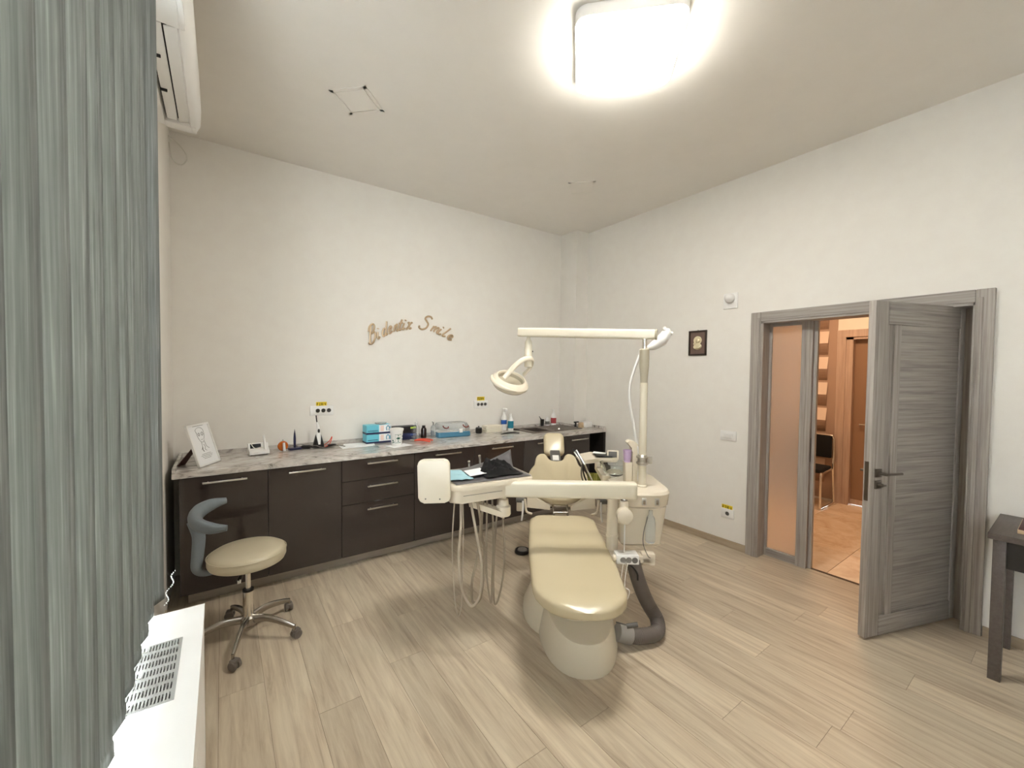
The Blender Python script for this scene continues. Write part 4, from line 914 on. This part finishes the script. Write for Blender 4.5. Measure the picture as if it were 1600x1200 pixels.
# bowl, cup filler
bm = NB(); lathe(bm, [(0, 0), (.03, 0), (.075, .03), (.10, .075), (.103, .1), (.097, .1), (.092, .075), (.07, .036), (0, .008)], (2.27, 1.93, .885), n=32); obj('spittoon_bowl', bm, 'glass', dc)
cr0, dn0 = Vector((.816, -.578, 0)), Vector((.578, .816, 0)); k0 = .00434
def fpx(pts): return [((x-984)*k0, (746-y)*k0) for x, y in pts]
MFl = Matrix(((cr0.x, 0, dn0.x, 2.25), (cr0.y, 0, dn0.y, 1.772), (0, 1, 0, .90), (0, 0, 0, 1)))
crv = [(p.x, p.y) for p in smooth([(994.5, 700, 0), (994, 692, 0), (989, 686, 0), (980, 683, 0), (975.5, 686.5, 0), (979.5, 691, 0), (984, 697, 0), (984.5, 704, 0)], 3)]
bm = NB(); prism(bm, fpx([(984.5, 750), (994.5, 750)]+crv), -.03, .03, bev=.006, M4=MFl); prism(bm, fpx([(974, 750), (984, 750), (984, 718), (973, 718)]), -.033, .035, bev=.004, M4=MFl); obj('cup_filler', bm, 'ivory', dc)
# assistant tray and instruments
bm = NB(); t = bmesh.new()
def aslab(pts, th):
    t = bmesh.new(); a = [t.verts.new(p) for p in pts]; b = [t.verts.new(Vector(p)-Z*th) for p in pts]; n = len(pts)
    f1 = t.faces.new(a); f2 = t.faces.new(b)
    for i in range(n): t.faces.new((a[i], a[(i+1) % n], b[(i+1) % n], b[i]))
    bmesh.ops.bevel(t, geom=list(f1.edges)+list(f2.edges), offset=.006, segments=2, affect='EDGES', clamp_overlap=True)
    bm = NB(); join(bm, t); return bm
obj('assistant_tray', aslab([(2.163, 2.122, .978), (2.228, 2.067, 1.0), (2.33, 1.955, 1.006), (2.43, 2.05, 1.006), (2.345, 2.24, 1.006), (2.20, 2.25, 1.0)], .03), 'ivory', dc)
tr2 = obj('tray_mat', aslab([(2.24, 2.08, 1.013), (2.32, 1.99, 1.013), (2.40, 2.06, 1.013), (2.33, 2.2, 1.013)], .008), 'black', dc)
obj('tray_paper', aslab([(2.275, 2.15, 1.018), (2.33, 2.07, 1.018), (2.37, 2.10, 1.018), (2.33, 2.19, 1.018)], .003), 'paper', tr2)
bm = NB(); box(bm, -.012, .012, -.042, .042, .0, .07, bev=.008, M4=Matrix.Translation((2.335, 2.005, .985)) @ Matrix.Rotation(.72, 4, 'Z') @ Matrix.Rotation(.35, 4, 'Y')); obj('tray_handle', bm, 'ivory', dc)
bm = NB(); box(bm, -.0135, -.0118, -.03, .03, .015, .058, M4=Matrix.Translation((2.335, 2.005, .985)) @ Matrix.Rotation(.72, 4, 'Z') @ Matrix.Rotation(.35, 4, 'Y')); obj('control_pad', bm, 'padgrey', dc, sm=False)
for P, m_ in (([(2.102, 2.168, 1.041), (2.12, 2.14, 1.0), (2.135, 2.12, .955)], 'alu'), ([(2.11, 2.19, 1.06), (2.13, 2.16, 1.01), (2.15, 2.13, .95)], 'black'), ([(2.135, 2.18, 1.05), (2.15, 2.15, 1.0), (2.165, 2.12, .95)], 'alu'), ([(2.15, 2.20, 1.04), (2.16, 2.17, 1.0), (2.175, 2.14, .96)], 'white')):
    obj('assistant_handpiece', TB(P, [.006, .009, .008], n=8), m_, dc)
for i, P in enumerate(([(2.135, 2.12, .955), (2.15, 2.13, .85), (2.20, 2.10, .76), (2.26, 2.02, .80), (2.27, 1.95, .84)], [(2.15, 2.13, .95), (2.17, 2.12, .85), (2.22, 2.08, .74), (2.29, 2.0, .78), (2.3, 1.9, .82)], [(2.165, 2.12, .95), (2.19, 2.1, .88), (2.215, 2.05, .8), (2.25, 1.97, .83)])):
    obj('assistant_hose', TB(P, .006, n=8), ['hosedark', 'black', 'hose'][i], dc)
bm = NB(); cyl(bm, (2.284, 2.096, .975), (2.284, 2.09, .915), .03); loft(bm, [[Vector((2.27, 2.12, .935)), Vector((2.30, 2.07, .935)), Vector((2.30, 2.07, .905)), Vector((2.27, 2.12, .905))], [Vector((2.20, 1.99, .895)), Vector((2.24, 1.95, .895)), Vector((2.24, 1.95, .855)), Vector((2.20, 1.99, .855))]])
cyl(bm, (2.222, 1.966, .835), (2.222, 1.966, .90), .035); obj('assistant_arm', bm, 'ivory', dc)
# lamp pole, arm, head
PX, PY_ = 2.252, 1.684
bm = NB(); cyl(bm, (PX-.012, PY_-.01, .878), (PX-.003, PY_-.003, 1.56), .025, .0245, n=24); lathe(bm, [(.031, 0), (.031, .01), (.026, .014)], (PX-.012, PY_-.01, .88), n=24); lathe(bm, [(.0255, 0), (.0262, .004), (.0255, .008)], (PX-.004, PY_-.004, 1.50), n=24); pole = obj('lamp_pole', bm, 'ivory2', dc)
obj('pole_sleeve', LB([(.024, -.05), (.0245, 0), (.0262, .02), (.030, .06), (.031, .12), (.030, .175), (.024, .182), (0, .182)], (PX-.001, PY_-.001, 1.60), n=24), 'greige', pole)
obj('pole_neck', LB([(.016, 0), (.016, .065)], (PX, PY_, 1.78), n=20), 'chrome', pole)
bm = NB()
for z in (1.035, 1.075): tube(bm, [(PX-.01+.034*math.cos(a), PY_-.008+.034*math.sin(a), z) for a in [2*PI*i/16 for i in range(17)]], .007, n=6, k=0)
lathe(bm, [(.028, 1.02), (.03, 1.022), (.03, 1.088), (.028, 1.09)], (PX-.01, PY_-.008, 0), n=24); box(bm, -.005, .03, -.006, .006, 1.03, 1.08, bev=.003, M4=Matrix.Translation((PX-.01+.03*.8, PY_-.03, 0)) @ Matrix.Rotation(-.6, 4, 'Z')); obj('pole_clamp', bm, 'alu', pole)
a0, a1 = Vector((2.31, 1.645, 1.874)), Vector((1.808, 2.47, 1.918)); ad = (a1-a0).normalized(); asd = Z.cross(ad).normalized(); aup = ad.cross(asd)
ML = Matrix(((asd.x, aup.x, ad.x, a0.x), (asd.y, aup.y, ad.y, a0.y), (asd.z, aup.z, ad.z, a0.z), (0, 0, 0, 1)))
bm = NB(); prism(bm, rrect(-.026, .026, -.033, .033, .014, 4), 0, (a1-a0).length, bev=.006, M4=ML); la = obj('lamp_arm', bm, 'ivory2', dc)
bm = NB(); prism(bm, rrect(-.027, .027, -.034, .034, .014, 4), -.012, -.0, bev=.003, M4=ML); obj('arm_end_cap', bm, 'greige', la)
bm = NB(); lathe(bm, [(.012, .885), (.014, .87), (.026, .845), (.028, .80), (.030, .79), (.0305, .70), (.029, .695), (.0285, .66), (0, .655)], (1.866, 2.424, 1.0), n=24); obj('lamp_stem', bm, 'ivory2', la)
obj('lamp_screw', LB([(.006, 0), (.006, .004), (0, .004)], (1.866+.02, 2.424-.024, 1.775), (.6, -.8, 0), n=10), 'black', la)
yk = [(1.664, 2.446, 1.575), (1.69, 2.43, 1.61), (1.737, 2.41, 1.667), (1.79, 2.39, 1.71), (1.846, 2.385, 1.722), (1.896, 2.41, 1.712), (1.925, 2.465, 1.665), (1.912, 2.54, 1.60)]
bm = NB(); tube(bm, yk, .019, n=12, sx=.55); obj('lamp_yoke', bm, 'ivory', la)
hc = Vector((1.742, 2.482, 1.545)); hn = Vector((-.02, -.46, .80)).normalized()
bm = NB(); lathe(bm, [(0, -.05), (.08, -.05), (.118, -.040), (.140, -.014), (.142, .004), (.130, .022), (.118, .034), (.108, .042), (.102, .040), (.099, .030), (.094, -.002), (0, -.008)], hc, hn, n=48, sx=1.0, sy=1.0); lh = obj('lamp_head', bm, 'ivory', dc)
bm = NB(); lathe(bm, [(0, -.0535), (.08, -.0535), (.09, -.048), (0, -.048)], hc, hn, n=32); obj('lamp_lens', bm, 'glass', lh)
bm = NB(); lathe(bm, [(0, -.006), (.0935, -.0005), (.0975, .026), (.0965, .026), (.0925, .001), (0, -.004)], hc, hn, n=40); obj('lamp_recess', bm, 'greige', lh)
hf = frame_z(hn); bm = NB()
fr_ = [hc+hf @ Vector((.143*math.cos(a), .143*math.sin(a), .010)) for a in [math.radians(d) for d in range(0, 360, 10)]]
# raised grip on the side turned to the room
near = sorted(range(36), key=lambda i: fr_[i].dot(Vector((-.95, -.55, .2)))*-1)[:13]; near = sorted(near)
seq = [fr_[i] for i in near] if near[-1]-near[0] < 13 else [fr_[i] for i in sorted(near, key=lambda k: (k-18) % 36)]
tube(bm, seq, [.004, .014, .018, .014, .004], n=10, k=3); obj('lamp_grip', bm, 'ivory', lh)
# white swivel device behind the post with its hose
bm = NB(); P = [(2.385, 1.765, 1.795), (2.42, 1.74, 1.81), (2.462, 1.705, 1.85), (2.488, 1.685, 1.895), (2.495, 1.68, 1.93)]
tube(bm, P, [.012, .030, .040, .034, .014], n=14, sx=.8); tube(bm, [(2.49, 1.69, 1.91), (2.51, 1.67, 1.90), (2.52, 1.66, 1.895)], .012, n=10, k=3); cyl(bm, (2.47, 1.69, 1.93), (2.462, 1.68, 1.93), .012); obj('whitening_head', bm, 'white', dc)
lamp_cable = [(2.385, 1.765, 1.795), (2.32, 1.77, 1.775), (2.269, 1.74, 1.733), (2.237, 1.755, 1.635), (2.218, 1.77, 1.528), (2.221, 1.769, 1.421), (2.241, 1.756, 1.293), (2.261, 1.742, 1.164), (2.268, 1.722, 1.069), (2.268, 1.722, .90)]
obj('head_hose', TB(lamp_cable, .0095, n=10), 'white', dc)
# suction hose, floor box side
bm = NB(); SP = [(2.047, 1.585, .475), (2.075, 1.567, .36), (2.125, 1.56, .25), (2.19, 1.56, .15), (2.22, 1.53, .08), (2.17, 1.485, .052), (2.10, 1.475, .052), (2.0, 1.505, .062), (1.93, 1.535, .085)]
Q = smooth(SP, 16); rr = [.044+.0012*(i % 2) for i in range(len(Q))]
t = bmesh.new(); prev = Vector((0, 0, 1)); rings = []
for i, p in enumerate(Q):
    d = (Q[min(i+1, len(Q)-1)]-Q[max(i-1, 0)]).normalized(); u = (prev-d*prev.dot(d)).normalized(); prev = u; s = d.cross(u); R = .042+(.0022 if i % 2 else 0)
    rings.append([t.verts.new(p+u*R*math.cos(2*PI*j/20)+s*R*math.sin(2*PI*j/20)) for j in range(20)])
bridge(t, rings); join(bm, t); obj('waste_hose', bm, 'suction', dc)
bm = NB(); cyl(bm, (1.955, 1.522, .072), (1.885, 1.56, .10), .05, n=24); obj('hose_cuff', bm, 'cuff', dc)
bm = NB(); cyl(bm, C(.47, .23, .2), C(.40, .285, .225), .004); cyl(bm, C(.40, .27, .222), C(.395, .33, .236), .013, n=12); obj('height_lever', bm, 'padgrey', dc)
for P, r in (([(1.912, 1.548, 0.507), (1.88, 1.533, 0.446), (1.857, 1.513, 0.405), (1.869, 1.469, 0.395), (1.843, 1.452, 0.375), (1.802, 1.445, 0.344), (1.768, 1.433, 0.325)], .0025), ([(1.934, 1.532, 0.508), (1.868, 1.496, 0.465), (1.808, 1.454, 0.392), (1.78, 1.45, 0.359)], .0022)):
    obj('thin_cord', TB(P, r, n=6), 'cord', dc)
bm = NB(); tube(bm, [C(.585, .30, .49), C(.60, .35, .46), C(.60, .38, .42), C(.60, .385, .38)], .006, n=8); obj('power_cord', bm, 'black', dc)
ss = thing('socket_strip', 'white three-way socket strip beside the chair seat', 'power strip', C(.58, .31, .52))
bm = NB(); box(bm, .555, .635, .245, .378, .493, .548, bev=.005, M4=CH); obj('body', bm, 'white', ss)
for v, c in ((.283, 'sockh'), (.317, 'sockh'), (.352, 'padgrey')):
    bm = NB(); lathe(bm, [(.0175, 0), (.0175, .002), (.014, .002), (.013, .0005), (0, .0005)] if c == 'sockh' else [(.017, 0), (.017, .004), (0, .004)], C(.5548, v, .521), -A, n=18); obj('socket', bm, c, ss)
bm = NB(); lathe(bm, [(0, 0), (.020, 0), (.020, .012), (.012, .018), (0, .018)], C(.585, .245, .52), -Bv, n=18); obj('end_cap', bm, 'ivory', ss)

# foot pedal
fp = thing('foot_pedal', 'round black foot pedal with steel cap on the floor left of the chair', 'foot control', (2.19, 2.90, 0), (0, 0, 0))
bm = NB(); lathe(bm, [(0, 0), (.06, 0), (.068, .01), (.064, .03), (.052, .032), (.05, .018), (0, .018)], n=28); obj('ring_body', bm, 'black', fp, local=True)
obj('cap', LB([(.044, .018), (.042, .034), (.02, .042), (0, .044)], n=24), 'sockh', fp, local=True)
bm = NB(); box(bm, .06, .12, -.018, .018, .006, .022, bev=.005, M4=Matrix.Rotation(-.6, 4, 'Z')); obj('toe_lug', bm, 'padgrey', fp, local=True)

# things on the instrument tray
ZTR = .9695
def sheet(name, fn, nu, nv, m, lab, cat, th=.0015, loc=None):
    t = bmesh.new(); V = [[t.verts.new(fn(i/nu, j/nv)) for j in range(nv+1)] for i in range(nu+1)]
    for i in range(nu):
        for j in range(nv): t.faces.new((V[i][j], V[i+1][j], V[i+1][j+1], V[i][j+1]))
    bm = NB(); joinraw(bm, t); o = obj(name, bm, m, loc=loc or tuple(MT @ Vector((.25, .15, ZTR))), flip=True)
    md = o.modifiers.new('thick', 'SOLIDIFY'); md.thickness = th; md.offset = 0
    return tag(o, lab, cat)
from mathutils import noise
def shf(a, b):
    p = .01+a*.50; q = -.04+b*(.34+.05*a); z = ZTR+.004+.010*max(0, noise.noise(Vector((p*9, q*9, 1))))
    lift = max(0, b-.6)/.4*max(0, a-.25)/.75; z += .085*lift*lift*1.1; z += .012*max(0, 1-abs(b-.15)/.15)*(.2 if a < .1 else 0)
    return MT @ Vector((p+.06*lift, q, z))
sheet('tray_liner', shf, 26, 18, 'sheet', 'creased dark grey liner sheet covering the instrument tray', 'tray liner')
def clf(a, b):
    p = .225+a*.25; q = .0+b*.25*(.8+.3*math.sin(a*3)); r = max(0, 1-((a-.5)**2+(b-.5)**2)*4)
    z = ZTR+.012+.055*r+.05*r*noise.noise(Vector((a*5, b*5, 3)))+.035*abs(noise.noise(Vector((a*11, b*11, 5))))*r
    return MT @ Vector((p+.02*noise.noise(Vector((a*4, b*4, 8))), q+.02*noise.noise(Vector((a*4, b*4, 11))), z))
sheet('black_cloth', clf, 34, 34, 'blackmat', 'crumpled black cloth on the grey tray liner', 'cloth', .003, tuple(MT @ Vector((.35, .12, ZTR+.01))))
def mkf(a, b):
    p = -.005+a*.14+.01*b; q = .03+b*.25-.03*a; z = ZTR+.016+.006*math.sin(b*30)*.5+.006*noise.noise(Vector((a*5, b*6, 2)))
    return MT @ Vector((p, q, z))
sheet('face_mask', mkf, 18, 26, 'mask', 'pleated light blue face mask on the tray beside the ivory plate', 'face mask', .002, tuple(MT @ Vector((.06, .15, ZTR+.01))))
bm = NB(); prism(bm, [(.125, .03), (.245, .055), (.265, .20), (.14, .17)], ZTR+.024, ZTR+.026, M4=MT)
tag(obj('paper_card', bm, 'paper', sm=False, loc=tuple(MT @ Vector((.19, .1, ZTR+.022)))), 'white card between the blue mask and the black cloth', 'paper')
pc = thing('purple_cup', 'translucent purple plastic cup standing by the cup filler', 'cup', (2.228, 1.787, 1.0235))
bm = NB(); lathe(bm, [(0, 0), (.022, 0), (.029, .078), (.030, .08), (.027, .08), (.020, .003), (0, .003)], n=24); obj('cup_wall', bm, 'purple', pc, local=True)
def olf(a, b):
    return Vector((2.14+a*.18, 2.30-a*.22-.03*b, .86-.12*b+.008*math.sin(a*40)))
bm = NB()
for i in range(16):
    f = i/15; p = Vector((2.225+.05*f, 2.140-.12*f, .872)); tube(bm, [p, p+Vector((.004, -.006, -.05)), p+Vector((.006*math.sin(i), -.01, -.13))], .009, n=6, k=3)
tube(bm, [(2.222, 2.146, .868), (2.25, 2.08, .872), (2.278, 2.016, .868)], .010, n=6)
fb = tag(obj('towel_fringe', bm, 'olive', loc=(2.25, 2.15, .8)), 'olive green fringed towel hanging under the assistant tray', 'towel')

# ------------------------------------------------------------------ stool
cx, cy = .12, 2.90
stl = thing('dental_stool', 'round beige rolling stool with blue-grey curved backrest in front of the cabinets', 'stool', (cx, cy, 0))
bm = NB(); lathe(bm, [(0, .462), (.17, .462), (.195, .47), (.203, .487), (.203, .515), (.195, .533), (.175, .545), (.10, .55), (0, .551)], (cx, cy, 0), n=56); obj('seat', bm, 'stool', stl)
obj('seat_piping', TB([(cx+.2035*math.cos(2*PI*i/48), cy+.2035*math.sin(2*PI*i/48), .524) for i in range(49)], .0028, n=6, k=0), 'stool', stl)
bm = NB(); cyl(bm, (cx, cy, .28), (cx, cy, .46), .014, n=20); obj('gas_rod', bm, 'chrome', stl)
bm = NB(); cyl(bm, (cx, cy, .11), (cx, cy, .29), .028, n=24); obj('gas_cylinder', bm, 'chrome', stl)
obj('collar', LB([(.03, 0), (.03, .012), (.016, .014), (0, .014)], (cx, cy, .285), n=24), 'black', stl)
bm = NB(); lathe(bm, [(.03, .07), (.042, .085), (.042, .125), (.03, .135), (0, .135)], (cx, cy, 0), n=24); obj('hub', bm, 'steel', stl)
bm = NB(); tube(bm, [(cx, cy-.01, .45), (cx-.03, cy-.05, .42), (cx-.05, cy-.09, .39)], [.006, .012, .02], n=10, k=3, sx=.5); obj('height_lever', bm, 'black', stl)
bm = NB(); box(bm, -.009, .009, -.003, .003, -.004, .018, bev=.002, M4=Matrix.Translation((cx-.047, cy-.094, .385))); obj('lever_mark', bm, 'white', stl)
for a in (-107, -38, 34, 106, 178):
    r_ = math.radians(a); d = Vector((math.cos(r_), math.sin(r_), 0)); c = Vector((cx, cy, 0))
    bm = NB(); tube(bm, [c+d*.03+Z*.115, c+d*.12+Z*.122, c+d*.22+Z*.098, c+d*.285+Z*.075], [.026, .022, .018, .014], n=12, sx=.62); lg = obj('leg', bm, 'steel', stl)
    p = c+d*.285; s = Vector((-d.y, d.x, 0))
    bm = NB(); cyl(bm, p+Z*.055, p+Z*.085, .008); obj('caster_stem', bm, 'steel', lg)
    wd = (d*.5+s*.86).normalized(); ax2 = Vector((-wd.y, wd.x, 0)); q = p+wd*.012
    bm = NB()
    for sg in (-1, 1): lathe(bm, [(0, .006), (.024, .006), (.0265, .010), (.0265, .020), (.022, .024), (0, .024)], q+Z*.027, ax2*sg, n=24)
    cyl(bm, q+Z*.027-ax2*.008, q+Z*.027+ax2*.008, .018); box(bm, -.02, .02, -.02, .02, .04, .058, bev=.006, M4=Matrix.Translation(q) @ Matrix.Rotation(math.atan2(wd.y, wd.x), 4, 'Z')); obj('caster', bm, 'caster', lg)
bm = NB(); cb_ = Vector((.035, 2.905, .765)); P = []
for i in range(9):
    a = math.radians(96+168*i/8); P.append(cb_+Vector((.165*math.cos(a), .165*math.sin(a), .034*math.sin(a)+.008)))
tube(bm, P, [.018, .036, .044, .045, .042, .036, .018], n=16, sx=.75); obj('backrest', bm, 'bluegrey', stl)
bm = NB(); tube(bm, [(-.135, 2.93, .75), (-.115, 2.93, .66), (-.12, 2.92, .56), (-.125, 2.92, .475), (-.09, 2.92, .44), (-.02, 2.92, .435)], [.035, .032, .03, .026, .018, .012], n=14, sx=.6); obj('back_stem', bm, 'bluegrey', stl)

# ------------------------------------------------------------------ corridor chair
vc = thing('visitor_chair', 'black padded visitor chair on a chrome sled frame in the corridor', 'chair', (6.1, 2.05, 0))
for y in (1.83, 2.27):
    obj('side_frame', TB([(6.26, y, .83), (6.27, y, .62), (6.26, y, .46), (6.29, y, .2), (6.31, y, .03), (6.295, y, .0145), (6.2, y, .013), (5.9, y, .013), (5.868, y, .02), (5.862, y, .06), (5.862, y, .40), (5.88, y, .43), (5.95, y, .437), (6.2, y, .45)], .0125, n=10, k=4), 'chrome', vc)
obj('top_rail', TB([(6.26, 1.83, .82), (6.258, 1.845, .855), (6.255, 1.88, .868), (6.255, 2.22, .868), (6.258, 2.255, .855), (6.26, 2.27, .82)], .0125, n=10, k=4), 'chrome', vc)
obj('backrest', B(6.235, 6.27, 1.845, 2.255, .58, .86, bev=.014, seg=3), 'blackmat', vc)
obj('seat', B(5.87, 6.26, 1.845, 2.255, .435, .485, bev=.016, seg=3), 'blackmat', vc)
for y in (1.83, 2.27): obj('foot', B(5.90, 5.95, y-.012, y+.012, 0, .006), 'black', vc)

# ------------------------------------------------------------------ desk at the right edge
dk = thing('desk', 'dark brown-grey desk at the right edge beside the door', 'desk', (3.6, -.2, 0))
DX0, DX1, DYE, DYS = 3.34, 3.87, .29, -.75; ZD = .79
obj('desk_top', B(DX0, DX1, DYS, DYE, ZD-.032, ZD, bev=.002), 'desk', dk)
for (x0, x1, y0, y1) in ((DX0+.012, DX0+.062, DYE-.065, DYE-.018), (DX1-.065, DX1-.015, DYE-.065, DYE-.018), (DX0+.012, DX0+.062, DYS+.015, DYS+.065), (DX1-.065, DX1-.015, DYS+.015, DYS+.065)):
    obj('leg', B(x0, x1, y0, y1, 0, ZD-.032, bev=.002), 'desk', dk)
dr = obj('drawer', B(DX0+.03, DX0+.05, DYS+.066, DYE-.066, ZD-.18, ZD-.035), 'cabside', dk, sm=False)
obj('drawer_box', B(DX0+.05, DX1-.03, DYS+.08, DYE-.075, ZD-.175, ZD-.035), 'cabside', dk, sm=False)
bt = thing('book_box', 'maroon covered box with pale wooden edge lying on the desk', 'book', (3.60, .14, ZD))
bm = NB(); box(bm, 3.45, 3.74, .0, .195, ZD+.016, ZD+.024, bev=.002); box(bm, 3.45, 3.74, .0, .195, ZD+.0005, ZD+.004, bev=.001); obj('cover', bm, 'book', bt)
bm = NB(); box(bm, 3.448, 3.462, .0, .197, ZD+.0005, ZD+.022, bev=.002); box(bm, 3.45, 3.74, .186, .197, ZD+.0005, ZD+.022, bev=.002); obj('wooden_edge', bm, 'beech', bt)
